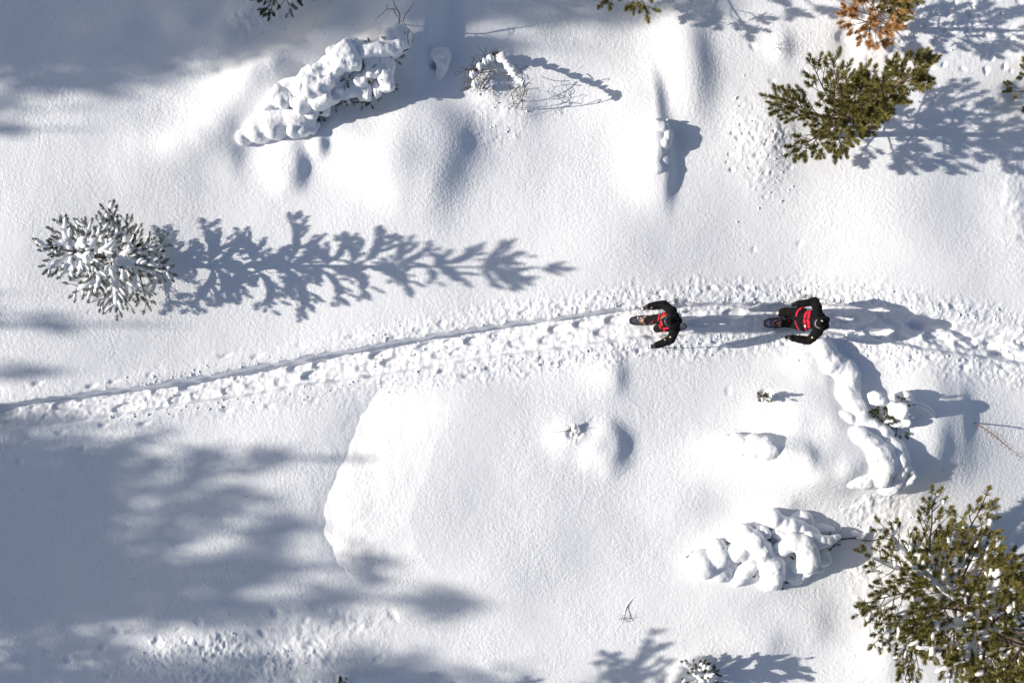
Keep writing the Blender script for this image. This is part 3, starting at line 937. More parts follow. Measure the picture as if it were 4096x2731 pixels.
mb = MB(); twig_tube(mb, [Z8(1005, 470, z0 + .12), Z8(1040, 455, z0 + .2), Z8(1080, 480, z0 + .15)], .03, .025, 8); mb.build('branch', M['twig'], T)

# stick at the right
ZR = zone(2800, 1360, 1.815)
b = G(3903, 1693)
T = thing('dead_stick', 'bare reddish stick with hooked side twigs leaning at the right edge', 'stick', b)
stick = [b - Vector((.05, -.04, .08)), ZR(2100, 665, b.z + .35), ZR(2200, 745, b.z + .55), ZR(2330, 852, b.z + .75)]
mb = MB(); P = twig_tube(mb, stick, .016, .007, 16); mb.build('stem', M['stick'], T)
q = random.Random(9)
for i in range(4, len(P), 1):
    for sg in (-1, 1):
        if q.random() < .8:
            d_ = Vector((sg * .7, sg * .6, 0)).normalized(); l = q.uniform(.07, .16)
            mb = MB(); twig_tube(mb, [P[i], P[i] + d_ * l * .6 + Vector((0, 0, .03)), P[i] + d_ * l * .8 + Vector((-.06 * sg, .05, -.05))], .005, .0025, 6, 4); mb.build('side_twig', M['twig'], T)

# twigs in the little hollow left of the round mound
b = G(2290, 1722)
T = thing('dead_twig', 'small dry twig cross sunk in a hollow beside the round snow mound', 'twig', b)
for k, (dx, dy) in enumerate(((-75, 8), (70, -12), (12, -55), (-8, 60), (30, 20), (-30, -25))):
    e = W(2290 + dx, 1722 + dy, b.z + .15)
    mb = MB(); twig_tube(mb, [b, (b + e) / 2 + Vector((.01, .02, .05)), e], .007, .003, 6, 4); mb.build('twig', M['stick'], T)
for k, (dx, dy) in enumerate(((10, -30), (-5, 25), (22, 2))):
    p = W(2290 + dx, 1722 + dy, b.z + .12); snow_sausage([b + Vector((0, 0, .1)), p], .05, 350 + k).build('snow_load', M['load'], T)

# grass stem bowed under a strip of snow
b = G(2500, 2470)
T = thing('bowed_stem', 'dry stem bowed under a curved strip of snow in the lower middle', 'stem', b)
e1, e2 = G(2540, 2385, .03), G(2508, 2430, .07)
mb = MB(); twig_tube(mb, [G(2565, 2350, -.05), e1 - Vector((0, 0, .04)), e2 - Vector((0, 0, .05)), b + Vector((-.03, 0, .08)), G(2492, 2490, .02)], .009, .004, 14, 4); mb.build('stem', M['twig'], T)
snow_sausage([G(2575, 2345, -.01), e1 - Vector((0, 0, .05)), e2 - Vector((0, 0, .08)), b + Vector((-.02, .02, .0))], .030, 371, .7).build('snow_load', M['load'], T)
mb = MB(); wiry(mb, b + Vector((0, 0, .08)), .16, 5, .08, .1, 55, .005); mb.build('twig_tangle', M['twig'], T)

# faint twigs in the dimple at upper right
b = G(3118, 185)
T = thing('dead_twig', 'faint brown twigs showing through a dimple left of the rusty pine', 'twig', b)
for k, (dx, dy) in enumerate(((-20, -25), (24, -14), (-28, 14), (12, 26), (26, 14), (-4, -32))):
    mb = MB(); mb.tube([b - Vector((0, 0, .03)), W(3118 + dx, 185 + dy, b.z + .10)], [.005, .003], 4); mb.build('twig', M['stick'], T)

# ------------------------------------------------------------------ trees and shrubs buried in snow
ROUGH = ((.050, 3.2, (1, 1, 1)), (-.024, 4.5, (1, 1, 1)), (.018, 9.0, (1, 1, 1)), (.008, 21.0, (1, 1, 1)))
SOFT = ((.045, 2.4, (1, 1, 1)), (-.022, 2.6, (1, 1, 1)), (.012, 7.0, (1, 1, 1)), (.005, 20.0, (1, 1, 1)))
def LZ(zf, x, y, z, z0):
    """z0 None: z counts from the snow under the point"""
    if z0 is not None: return zf(x, y, z0 + z)
    h = 0.0
    for _ in range(4):
        p = zf(x, y, h + z); h = gz(p.x, p.y)
    return zf(x, y, h + z)
def clump(parent, zf, blobs, voxel=.026, disp=None, z0=0.0, sq=1.0):
    """blobs: (x, y, z, rx, ry, rz, rot) in the zone's pixels for x, y, rx, ry and metres for z, rz"""
    mb = MB()
    s = (zf(1000, 0, 0) - zf(0, 0, 0)).x / 1000
    for x, y, z, rx, ry, rz, rot in blobs:
        mb.ell(LZ(zf, x, y, z, z0), (rx * s, ry * s, rz), Matrix.Rotation(R(rot), 3, 'Z') @ Matrix.Rotation(.25 * math.sin(x * 1.7), 3, 'X') @ Matrix.Rotation(.25 * math.sin(y * 2.3), 3, 'Y'), sq=sq)
    return remesh_obj(mb, 'snow_clump', M['load'], parent, voxel, 2 if sq < 1 else 6, disp or (ROUGH if sq < 1 else SOFT))

def chain(parent, zf, pts, voxel=.028, disp=None, z0=0.0, n=14, name='snow_clump'):
    """pts: (x, y, z, radius in metres): a rounded roll of snow"""
    mb = MB()
    P = bez([LZ(zf, x, y, z, z0) for x, y, z, r in pts], n)
    rr = np.interp(np.linspace(0, len(pts) - 1, len(P)), range(len(pts)), [p[3] for p in pts])
    rr = rr * (1 + .16 * np.sin(np.arange(len(P)) * 1.9 + pts[0][0]) + .08 * np.sin(np.arange(len(P)) * 4.1))
    for i in range(len(P) - 1):
        mb.rcone(P[i], P[i + 1], rr[i], rr[i + 1], 12)
    return remesh_obj(mb, name, M['load'], parent, voxel, 3, disp or SOFT)

def sprigs(parent, zf, pts, kind, seed, sc=.7, z0=0.0):
    q = random.Random(seed)
    for x, y, z, n in pts:
        c = zf(x, y, z0 + z)
        mb = MB()
        tips = []
        for i in range(n):
            d_ = Vector((q.uniform(-1, 1), q.uniform(-1, 1), q.uniform(-.1, .5))).normalized()
            e = c + d_ * q.uniform(.06, .16)
            mb.tube([c - Vector((0, 0, .06)), e], [.008, .004], 4); tips.append((e, d_))
        bo = mb.build('branch', M['twig'], parent)
        for e, d_ in tips:
            add_tuft(bo, e - d_ * .04, d_, kind, q, sc)

# --- the big snow-laden tree at upper left
Z6 = zone(600, 0, 1.47)
g = G(1330, 330)
T = thing('buried_tree', 'bent conifer almost wholly buried under broken slabs of snow, upper left', 'tree', (g.x, g.y, g.z))
za = g.z
mb = MB(); twig_tube(mb, [Z6(600, 800, za + .05), Z6(850, 640, za + .35), Z6(1050, 450, za + .6), Z6(1300, 330, za + .7), Z6(1480, 290, za + .5)], .05, .03, 18, 7); mb.build('trunk', M['bark'], T)
chain(T, Z6, [(555, 810, .05, .20), (640, 765, .08, .32), (740, 725, .12, .36), (850, 705, .16, .33), (940, 720, .16, .20)], z0=None)
chain(T, Z6, [(700, 640, .15, .22), (790, 580, .25, .30), (880, 540, .35, .34), (980, 490, .45, .34), (1080, 410, .52, .32), (1180, 340, .58, .30), (1290, 310, .58, .26), (1400, 295, .52, .24), (1470, 270, .45, .2)], z0=za, n=36)
clump(T, Z6, [(960, 500, .72, 85, 90, .24, 0), (1000, 570, .66, 70, 70, .20, 20), (900, 530, .6, 60, 40, .16, 0), (1030, 470, .75, 60, 60, .18, 0)], z0=za, sq=.55)
clump(T, Z6, [(1010, 420, .82, 95, 45, .18, 25), (1090, 390, .86, 70, 55, .20, 25), (1150, 330, .95, 75, 70, .24, 40), (1190, 370, .92, 55, 50, .18, 0), (1180, 265, .95, 45, 32, .15, 0)], z0=za, sq=.55)
clump(T, Z6, [(1085, 310, .85, 55, 42, .17, 20), (1065, 335, .8, 30, 25, .12, 0)], z0=za, sq=.55)
clump(T, Z6, [(1290, 300, .95, 80, 38, .17, 5), (1390, 290, .95, 70, 40, .18, 0), (1450, 270, .9, 55, 40, .16, 0), (1280, 262, .9, 30, 22, .12, 0)], z0=za, sq=.55)
clump(T, Z6, [(1310, 385, .78, 45, 65, .12, 10), (1290, 420, .70, 42, 40, .11, 0)], .022, z0=za, sq=.55)
clump(T, Z6, [(1390, 400, .72, 42, 75, .13, -8), (1390, 480, .62, 42, 55, .12, 5), (1330, 520, .5, 22, 60, .1, 10)], .022, z0=za, sq=.55)
clump(T, Z6, [(1240, 470, .66, 40, 40, .12, 0), (1260, 540, .5, 45, 60, .12, 0), (1190, 520, .55, 36, 55, .12, 0)], .022, z0=za, sq=.55)
clump(T, Z6, [(1150, 560, .5, 42, 28, .12, 20), (1115, 530, .55, 30, 30, .11, 0), (1160, 600, .4, 22, 18, .09, 0)], .022, z0=za, sq=.55)
clump(T, Z6, [(905, 620, .58, 48, 40, .16, 10), (975, 610, .56, 26, 48, .13, 10), (950, 680, .42, 48, 28, .13, -10), (870, 610, .5, 40, 30, .12, 0)], .022, z0=za, sq=.55)
clump(T, Z6, [(790, 560, .42, 60, 90, .25, -25), (830, 500, .48, 55, 40, .2, 0), (720, 620, .36, 70, 45, .2, 15)], z0=za, sq=.55)
clump(T, Z6, [(900, 760, .30, 90, 40, .14, 10), (970, 735, .26, 40, 30, .12, 0)], z0=za, sq=.55)
clump(T, Z6, [(1220, 400, .6, 90, 60, .14, 10), (1120, 460, .55, 90, 60, .14, 15), (1380, 360, .6, 60, 60, .13, 0), (1060, 560, .45, 70, 60, .14, 0), (1000, 640, .35, 60, 50, .14, 0)], z0=za, sq=.55)
sprigs(T, Z6, [(1150, 460, .72, 3), (1120, 600, .4, 4), (1100, 590, .4, 3), (985, 650, .42, 3), (885, 650, .45, 2), (1060, 350, .72, 3), (1300, 265, .9, 2), (1290, 600, .35, 3), (980, 740, .15, 3), (1040, 470, .6, 2), (1230, 420, .7, 2), (1180, 500, .5, 3)], 'needle_dark', 3, .6, za)
for pts in ([(1270, 450, .75), (1300, 410, .85), (1335, 375, .95)], [(1310, 470, .6), (1312, 540, .5), (1285, 620, .3)], [(1410, 350, .8), (1440, 320, .85), (1520, 290, .8)], [(1480, 305, .85), (1510, 295, .9), (1520, 288, .9)], [(1280, 440, .7), (1270, 430, .7), (1275, 410, .7)]):
    mb = MB(); twig_tube(mb, [Z6(x, y, za + z) for x, y, z in pts], .016, .008, 8); mb.build('branch', M['bark'], T)
chain(T, Z6, [(1480, 210, .7, .22), (1400, 235, .8, .2), (1500, 260, .7, .16)], z0=za)
sprigs(T, Z6, [(1015, 700, .15, 4), (1090, 620, .3, 4), (1180, 580, .4, 4), (1245, 600, .38, 4), (1340, 560, .4, 3), (1410, 520, .5, 3), (1270, 480, .66, 3), (1350, 440, .72, 3), (1440, 350, .75, 3), (1000, 470, .6, 2), (880, 570, .5, 2), (930, 660, .4, 3), (1180, 430, .75, 3), (1400, 250, .9, 2)], 'frost', 23, .7, za)
# tongue of snow right of it
g = G(1765, 265)
T = thing('snowy_stump', 'broken stump with a ragged tongue of snow beside the tall drift', 'stump', (g.x, g.y, g.z))
mb = MB(); mb.tube([g - Vector((0, 0, .3)), g + Vector((0, 0, .02)), g + Vector((.03, 0, .08))], [.12, .10, .07], 10); mb.build('trunk', M['bark'], T)
chain(T, Z6, [(1690, 320, .12, .16), (1715, 375, .14, .15), (1705, 440, .04, .09)], .022, z0=None)
clump(T, Z6, [(1735, 370, .16, 30, 60, .14, 0), (1715, 325, .16, 50, 40, .16, 0), (1750, 330, .15, 30, 50, .15, 0)], .022, z0=None)

# --- the stump with the long snow tail
Z5 = zone(2000, 0, 1.7425)
g = G(2650, 520)
T = thing('snowy_stump', 'stump wearing a long drop-shaped cap of snow, upper middle', 'stump', (g.x, g.y, g.z))
mb = MB(); mb.tube([g - Vector((0, 0, .4)), g + Vector((0, 0, -.1)), g + Vector((.02, .01, -.02))], [.14, .11, .09], 10); mb.build('trunk', M['bark'], T)
chain(T, Z5, [(1100, 870, .0, .17), (1090, 960, -.10, .24), (1085, 1070, -.16, .24), (1080, 1190, -.18, .2)], z0=None)
clump(T, Z5, [(1120, 880, .10, 60, 45, .16, -15), (1165, 960, .06, 36, 60, .14, -10), (1150, 1000, .02, 40, 40, .14, 0), (1090, 850, .09, 40, 25, .12, 0)], .022, z0=None)
clump(T, Z5, [(1165, 835, .14, 18, 16, .09, 0)], .018, z0=None)

# --- lower right: heaps and rolls of snow
g = G(3430, 1610)
T = thing('buried_shrub', 'winding roll of snow over a bent shrub below the second walker', 'shrub', (g.x, g.y, g.z))
mb = MB(); twig_tube(mb, [LZ(ZR, x, y, z, None) for x, y, z in ((930, 160, -.15), (1060, 260, -.08), (1110, 480, -.1), (1200, 620, -.02), (1330, 690, .0))], .03, .015, 14, 6); mb.build('branch', M['bark'], T)
chain(T, ZR, [(880, 90, -.12, .30), (930, 170, -.08, .30), (1000, 215, -.03, .26), (1060, 230, .02, .23), (1068, 310, .01, .24), (1060, 400, -.03, .29), (1110, 500, -.05, .28), (1180, 580, .02, .22), (1270, 650, .04, .20), (1340, 690, .03, .20)], z0=None, n=36)
clump(T, ZR, [(1128, 325, .03, 28, 42, .14, 0)], z0=None)
clump(T, ZR, [(1060, 560, -.05, 80, 40, .16, -30)], z0=None)
sprigs(T, ZR, [(1190, 620, -.12, 4), (1215, 650, -.15, 3)], 'needle_dark', 14, .5, g.z)

g = G(3560, 1650)
T = thing('snowy_shrub', 'round pine shrub with needles showing between caps of snow, lower right', 'shrub', (g.x, g.y, g.z))
clump(T, ZR, [(1285, 430, .40, 52, 50, .20, 0), (1270, 410, .42, 36, 36, .2, 0)], .022, z0=g.z, sq=.7)
clump(T, ZR, [(1430, 510, .52, 68, 55, .24, -15), (1460, 480, .55, 40, 36, .18, 0), (1400, 480, .5, 36, 30, .15, 0)], .022, z0=g.z, sq=.7)
clump(T, ZR, [(1430, 620, .26, 60, 30, .14, 0), (1480, 600, .3, 40, 34, .14, 0), (1370, 590, .3, 36, 24, .12, 0), (1310, 600, .2, 30, 26, .12, 0)], .02, z0=g.z, sq=.7)
clump(T, ZR, [(1480, 450, .2, 60, 90, .2, 0)], z0=g.z)
clump(T, ZR, [(1340, 560, .05, 90, 70, .16, 0)], z0=g.z)
sprigs(T, ZR, [(1340, 490, .42, 7), (1370, 520, .42, 7), (1300, 520, .34, 6), (1350, 560, .34, 6), (1400, 570, .36, 6), (1280, 500, .3, 5), (1300, 560, .26, 5), (1470, 440, .5, 4), (1380, 450, .46, 4), (1440, 640, .3, 4), (1470, 660, .2, 3), (1400, 630, .25, 4)], 'needle_dark', 15, .62, g.z)
mb = MB(); twig_tube(mb, [ZR(1545, 470, g.z + .55), ZR(1640, 480, g.z + .4), ZR(1710, 560, g.z + .1), ZR(1770, 700, g.z - .05)], .012, .008, 12); mb.build('branch', M['twig'], T)
snow_sausage([ZR(1500, 460, g.z + .56), ZR(1600, 468, g.z + .48), ZR(1690, 530, g.z + .25), ZR(1750, 640, g.z + .06)], .05, 401).build('snow_load', M['load'], T)

g = G(3400, 1830)
T = thing('buried_shrub', 'broad heap of snow in overlapping folds burying a flattened shrub, lower right', 'shrub', (g.x, g.y, g.z))
mb = MB(); twig_tube(mb, [ZR(1180, 700, g.z - .1), ZR(1300, 850, g.z - .05), ZR(1400, 1000, g.z - .1)], .03, .02, 10, 6); mb.build('branch', M['bark'], T)
chain(T, ZR, [(1130, 690, -.04, .20), (1210, 740, -.07, .26), (1280, 840, -.09, .30), (1310, 930, -.1, .30), (1260, 1000, -.13, .26), (1120, 1010, -.13, .24)], z0=None, n=22)
chain(T, ZR, [(1360, 770, -.12, .26), (1420, 860, -.12, .28), (1440, 960, -.08, .23), (1400, 1030, -.06, .18), (1340, 1080, .0, .14)], z0=None, n=22)
chain(T, ZR, [(1490, 930, .08, .10), (1540, 950, .08, .11), (1550, 990, .06, .10), (1500, 1020, .04, .1), (1440, 1060, .02, .09)], .02, z0=None, n=18)
sprigs(T, ZR, [(1480, 1040, -.3, 3)], 'needle_dark', 16, .5, g.z)

g = G(2960, 1775)
T = thing('buried_log', 'low log-shaped ridge of snow with ragged lips pointing left', 'log', (g.x, g.y, g.z))
mb = MB(); mb.tube([ZR(200, 760, g.z - .22), ZR(700, 800, g.z - .14)], [.06, .10], 9); mb.build('trunk', M['bark'], T)
chain(T, ZR, [(190, 740, -.09, .14), (310, 760, -.07, .24), (430, 770, -.06, .26), (530, 800, -.08, .22)], z0=None)

# --- the buried tree left of the big pine
Z7 = zone(2600, 1960, 1.572)
g = G(3020, 2240)
T = thing('buried_tree', 'fallen young conifer swaddled in thick folds of snow left of the big pine', 'tree', (g.x, g.y, g.z))
za = g.z - .12
mb = MB(); twig_tube(mb, [Z7(250, 440, za), Z7(500, 380, za + .12), Z7(800, 380, za + .2), Z7(1180, 310, za + .1)], .03, .06, 14, 7); mb.build('trunk', M['bark'], T)
clump(T, Z7, [(350, 465, .14, 120, 85, .28, -10), (430, 420, .2, 80, 75, .26, 0), (280, 450, .05, 60, 45, .18, 0), (440, 520, .1, 80, 60, .22, 0)], z0=za)
chain(T, Z7, [(395, 330, .22, .10), (430, 340, .25, .12), (450, 400, .2, .12)], .022, z0=za)
chain(T, Z7, [(500, 290, .22, .13), (570, 260, .34, .18), (640, 310, .38, .24), (700, 380, .38, .26), (760, 460, .34, .28), (770, 530, .24, .24), (740, 600, .08, .16)], z0=za, n=24)
chain(T, Z7, [(520, 400, .26, .18), (580, 390, .28, .18), (650, 440, .24, .16), (600, 500, .18, .17), (540, 560, .08, .15)], z0=za, n=20)
chain(T, Z7, [(700, 250, .32, .12), (720, 270, .34, .13), (740, 280, .32, .08)], .022, z0=za)
chain(T, Z7, [(690, 210, .14, .15), (760, 180, .22, .18), (830, 210, .25, .16), (900, 230, .25, .18), (980, 250, .22, .15), (1060, 300, .2, .10)], z0=za, n=20)
chain(T, Z7, [(790, 260, .28, .10), (830, 285, .3, .12), (880, 295, .28, .08)], .022, z0=za)
chain(T, Z7, [(830, 370, .42, .18), (900, 330, .46, .20), (980, 360, .46, .24), (990, 430, .4, .22), (940, 480, .3, .16), (900, 450, .22, .10)], z0=za, n=24)
chain(T, Z7, [(1000, 300, .42, .13), (1080, 330, .38, .16), (1150, 310, .32, .10), (1190, 290, .28, .06)], z0=za, n=16)
chain(T, Z7, [(1010, 440, .3, .12), (1015, 480, .24, .13), (960, 520, .16, .14), (880, 530, .1, .14)], .022, z0=za, n=16)
clump(T, Z7, [(1090, 420, .24, 55, 60, .12, -10), (1060, 490, .14, 34, 22, .1, 20)], .022, z0=za)
clump(T, Z7, [(930, 565, .04, 60, 24, .12, 15)], .024, z0=za)
clump(T, Z7, [(760, 600, .04, 70, 34, .13, 10), (630, 620, -.06, 50, 30, .12, 0), (700, 640, -.1, 50, 22, .1, 10)], .024, z0=za)
clump(T, Z7, [(940, 190, .04, 90, 70, .2, 0), (1090, 240, .02, 80, 40, .1, -10)], .03, z0=za)
clump(T, Z7, [(560, 470, .02, 180, 100, .12, 0), (900, 430, .1, 180, 110, .16, 0), (780, 330, .08, 200, 90, .12, 0)], .035, z0=za)
sprigs(T, Z7, [(260, 408, .1, 3), (760, 280, .22, 3), (880, 460, .12, 3), (690, 515, .1, 3), (670, 590, .02, 3), (910, 548, .1, 2), (1170, 345, .1, 4), (820, 180, .12, 2), (1110, 290, .2, 2), (600, 420, .15, 2)], 'needle_dark', 17, .5, za)
sprigs(T, Z7, [(800, 300, .24, 4), (720, 330, .24, 3), (1000, 510, .08, 3), (820, 580, .02, 4), (540, 600, -.02, 3), (620, 470, .1, 3), (1110, 370, .22, 3), (950, 300, .24, 3), (480, 330, .12, 3), (860, 400, .3, 3)], 'needle_dark', 27, .55, za)
# dark roots and a whip of a twig between it and the big pine
g = G(3410, 2170)
T = thing('fallen_branch', 'dark broken bough lying between the swaddled conifer and the big pine', 'branch', (g.x, g.y, g.z))
mb = MB(); twig_tube(mb, [LZ(Z7, x, y, z, None) for x, y, z in ((1180, 310, .0), (1280, 302, .06), (1370, 318, .05), (1470, 300, .03))], .02, .012, 12); mb.build('stem', M['bark'], T)
for pts in ([(1280, 300, .1), (1310, 280, .1), (1330, 250, .05)], [(1360, 320, .1), (1330, 350, .1), (1270, 375, .02)], [(1400, 310, .1), (1430, 280, .1), (1440, 250, .02)]):
    mb = MB(); twig_tube(mb, [LZ(Z7, x, y, z, None) for x, y, z in pts], .010, .004, 8); mb.build('branch', M['bark'], T)
chain(T, Z7, [(1290, 270, .02, .07), (1330, 290, .06, .08), (1370, 250, .02, .07)], .02, z0=g.z)

# ------------------------------------------------------------------ the forest beyond the left edge, known from its shadows
def forest_variants():
    out = []
    for sd in range(4):
        r = random.Random(500 + sd)
        tr = MB(); tr.tube([(0, 0, -.6), (0, 0, 4), (.05, .03, 8), (0, 0, 12)], [.19, .16, .10, .02], 8)
        cr = MB()
        z = 3.6
        while z < 12:
            f = (12 - z) / 8.4
            R_ = (.30 + 1.45 * f ** .8) * r.uniform(.75, 1.15)
            nb = 7 if f > .3 else 5
            a0 = r.uniform(0, 6)
            for b in range(nb):
                if r.random() < .16: continue
                az = a0 + b * 6.283 / nb + r.uniform(-.3, .3)
                L = R_ * r.uniform(.6, 1.2)
                el = r.uniform(-.1, .5)
                d_ = Vector((math.cos(az) * math.cos(el), math.sin(az) * math.cos(el), math.sin(el)))
                s_ = Vector((0, 0, z))
                cr.tube([s_, s_ + d_ * L], [.02, .006], 3, 1)
                for k in range(int(12 + 22 * L)):
                    t = r.uniform(.25, 1.08)
                    p = s_ + d_ * L * t + Vector((r.gauss(0, .13), r.gauss(0, .13), r.gauss(.03, .10)))
                    u = Vector((r.uniform(-1, 1), r.uniform(-1, 1), r.uniform(-.6, 1))).normalized() * r.uniform(.10, .2)
                    w = u.cross(Vector((r.uniform(-1, 1), r.uniform(-1, 1), r.uniform(-1, 1)))).normalized() * r.uniform(.05, .09)
                    cr.add([p - w, p + w, p + u + w * .4, p + u - w * .4], [(0, 1, 2, 3)], 0)
            z += r.uniform(.5, .95)
        for k in range(40):
            p = Vector((r.gauss(0, .05), r.gauss(0, .05), r.uniform(11, 12.4)))
            u = Vector((r.uniform(-.6, .6), r.uniform(-.6, .6), 1)).normalized() * .16; w = u.cross(Vector((r.uniform(-1, 1), 1, 0))).normalized() * .05
            cr.add([p - w, p + w, p + u], [(0, 1, 2)], 0)
        a = tr.build('trunk', M['bark']); b_ = cr.build('crown', [M['needle_dark'], M['bark']], smooth=False)
        out.append((a.data, b_.data))
        bpy.data.objects.remove(a); bpy.data.objects.remove(b_)
    return out
FV = forest_variants()
COT = 1 / math.tan(R(SUN_EL))
FOREST = [
    # shadow tip px, py, height, girth
    (1690, 2262, 13, .95), (720, 1900, 14, 1.0), (820, 2160, 15, 1.1), (700, 2420, 14, .9), (1050, 2040, 14, 1.0), (300, 2200, 14, 1.1), (1120, 2330, 14, .9), (930, 2110, 14, 1.0), (1250, 2250, 15, .9), (560, 2600, 14, .6), (400, 1800, 15, .9), (1560, 1830, 12, .85), (1330, 2110, 14, 1.0), (1180, 1960, 13, 1.0), (1000, 2290, 15, 1.1), (900, 1830, 14, 1.0), (2020, 2400, 16, .9), (1250, 2440, 13, .7),
    (2100, 2700, 14, .9), (1500, 2760, 15, 1.0), (640, 2050, 14, 1.0), (560, 2300, 15, 1.1), (480, 1700, 13, .75),
    (650, 1300, 11, .6), (270, 1490, 12, .55), (130, 1170, 11, .6),
    (860, 300, 14, 1.0), (560, 150, 13, .5), (1220, 160, 14, 1.0), (1350, 20, 15, 1.0), (900, 40, 15, .9), (2350, 70, 14, 1.0), (1800, -40, 15, 1.1), (2680, 20, 13, .9), (420, 520, 10, .5), (380, 440, 11, .35), (2950, 10, 12, .8), (2250, 190, 15, .6),
    (2800, 2790, 12, .9), (2050, 0, 15, 1.0),
]
for i, (px, py, hgt, gth) in enumerate(FOREST):
    tip = W(px, py)
    x_, y_ = tip.x - hgt * COT, tip.y
    t_o = thing('pine_tree', 'tall dark pine of the forest beyond the left edge', 'tree', (x_, y_, -.1), 'forest pines beyond the left edge')
    sc_ = hgt / 12.3
    t_o.scale = (sc_ * gth, sc_ * gth, sc_)
    t_o.rotation_euler = (0, 0, rnd.uniform(0, 6.28))
    for nm, me in zip(('trunk', 'crown'), FV[i % 4]):
        o = bpy.data.objects.new(nm, me); COL.objects.link(o); o.parent = t_o
# a nearer young pine just below the frame, whose crisp shadow reaches in at the bottom
b = Vector((*W(1100, 2860)[:2], 0))
make_pine('pine_tree', 'spreading pine just outside the bottom edge', 'tree', b, b + Vector((.1, .1, 4.3)), [(.3, 5, .8, 0, 8), (.5, 5, .9, 8, 20), (.72, 6, 1.6, 8, 16), (.77, 6, 1.95, 8, 16), (.83, 6, 1.7, 12, 20), (.89, 5, 1.2, 20, 30), (.95, 4, .7, 30, 44)], 121, kind='needle_dark', snow=.7, trunk_r=.08, side=4, limit=150)

# ------------------------------------------------------------------ the two walkers
def unit(v):
    v = Vector(v); return v.normalized()

def make_pole(label, hand, tip, shaft_mat, grip_top):
    hand = Vector(hand); tip = Vector(tip)
    ax = unit(hand - tip)
    T = thing('walking_pole', label, 'pole', tip, 'walking poles of the two walkers')
    mb = MB(); mb.tube([tip + ax * .03, hand - ax * .08], [.007, .010], 8); mb.build('shaft', shaft_mat, T)
    mb = MB(); mb.tube([hand - ax * .09, hand - ax * .05, hand, hand + ax * .05, hand + ax * .07], [.013, .016, .015, .017, .018], 9); mb.build('grip', M['grip'], T)
    mb = MB(); mb.ell(hand + ax * .085, (.026, .026, .022)); mb.build('knob', grip_top, T)
    mb = MB()
    fr = frame_to(ax)
    ring = [tip + ax * .06 + fr @ Vector((math.cos(a) * .045, math.sin(a) * .045, 0)) for a in np.linspace(0, 2 * math.pi, 15)]
    mb.tube(ring, .006, 5)
    for k in range(3):
        mb.tube([tip + ax * .06, ring[k * 5]], .004, 4)
    mb.build('basket', M['grip'], T)
    mb = MB(); mb.tube([tip - ax * .05, tip + ax * .04], [.002, .006], 6); mb.build('spike', M['alu'], T)
    return T

def make_snowshoe(label, toe, heel, pitch_tail=0.0, w=.105):
    """an oval framed snowshoe, toe and heel given on its midline"""
    toe = Vector(toe); heel = Vector(heel)
    L = (heel - toe).length
    f = unit(toe - heel); s_ = unit(f.cross(Vector((0, 0, 1)))); up = s_.cross(f)
    c = (toe + heel) / 2
    T = thing('snowshoe', label, 'snowshoe', c, 'snowshoes of the two walkers')
    def pt(t, x, z=0): return c + f * (t * L / 2) + s_ * x + up * z
    outline = []
    for k in range(40):
        a = 2 * math.pi * k / 40
        t = math.cos(a)
        ww = w * (abs(math.sin(a)) ** .62) * (1.0 if t > -.2 else 1.0 - .38 * (-t - .2) / .8)
        lift = .09 * max(0, (t - .55) / .45) ** 2
        outline.append(pt(t, math.copysign(ww, math.sin(a)), lift + .02))
    mb = MB(); mb.tube(outline + [outline[0]], .0135, 7); mb.build('frame', M['shoe_frame'], T)
    # decking in front, middle and tail, with the toe opening left free
    def deck(t0, t1, name):
        mb = MB(); n = 8; vs = []
        for i in range(n + 1):
            t = t0 + (t1 - t0) * i / n
            a = math.acos(max(-1, min(1, t)))
            ww = .94 * w * (abs(math.sin(a)) ** .62) * (1.0 if t > -.2 else 1.0 - .38 * (-t - .2) / .8)
            lift = .09 * max(0, (t - .55) / .45) ** 2 + .022
            vs += [pt(t, -ww, lift), pt(t, -ww * .4, lift - .008), pt(t, ww * .4, lift - .008), pt(t, ww, lift)]
            vs += [pt(t, -ww, lift - .006), pt(t, -ww * .4, lift - .014), pt(t, ww * .4, lift - .014), pt(t, ww, lift - .006)]
        fs = []
        for i in range(n):
            o_ = i * 8
            for k in range(3): fs.append((o_ + k, o_ + k + 1, o_ + k + 9, o_ + k + 8)); fs.append((o_ + 4 + k + 1, o_ + 4 + k, o_ + k + 12, o_ + k + 13))
        mb.add(vs, fs); mb.build(name, M['shoe_deck'], T)
    deck(.50, .96, 'toe_deck'); deck(-.97, .16, 'tail_deck')
    for t in (.48, .17):
        a = math.acos(t); ww = w * math.sin(a) ** .62
        mb = MB(); mb.tube([pt(t, -ww, .022), pt(t, ww, .022)], .009, 6); mb.build('crossbar', M['grip'], T)
    # binding: cradle, three straps and a buckle
    mb = MB()
    for t in (.32, .14, -.02):
        mb.tube([pt(t, -.06, .03), pt(t, -.05, .09), pt(t, 0, .115), pt(t, .05, .09), pt(t, .06, .03)], .009, 5)
    mb.build('strap', M['strap_red'], T)
    mb = MB()
    mb.tube([pt(.34, -.055, .04), pt(.1, -.062, .05), pt(-.2, -.05, .06), pt(-.28, 0, .07), pt(-.2, .05, .06), pt(.1, .062, .05), pt(.34, .055, .04)], .008, 5)
    mb.build('binding', M['strap_pale'], T)
    mb = MB(); mb.ell(pt(.22, .05, .10), (.018, .018, .01)); mb.build('buckle', M['white'], T)
    return T

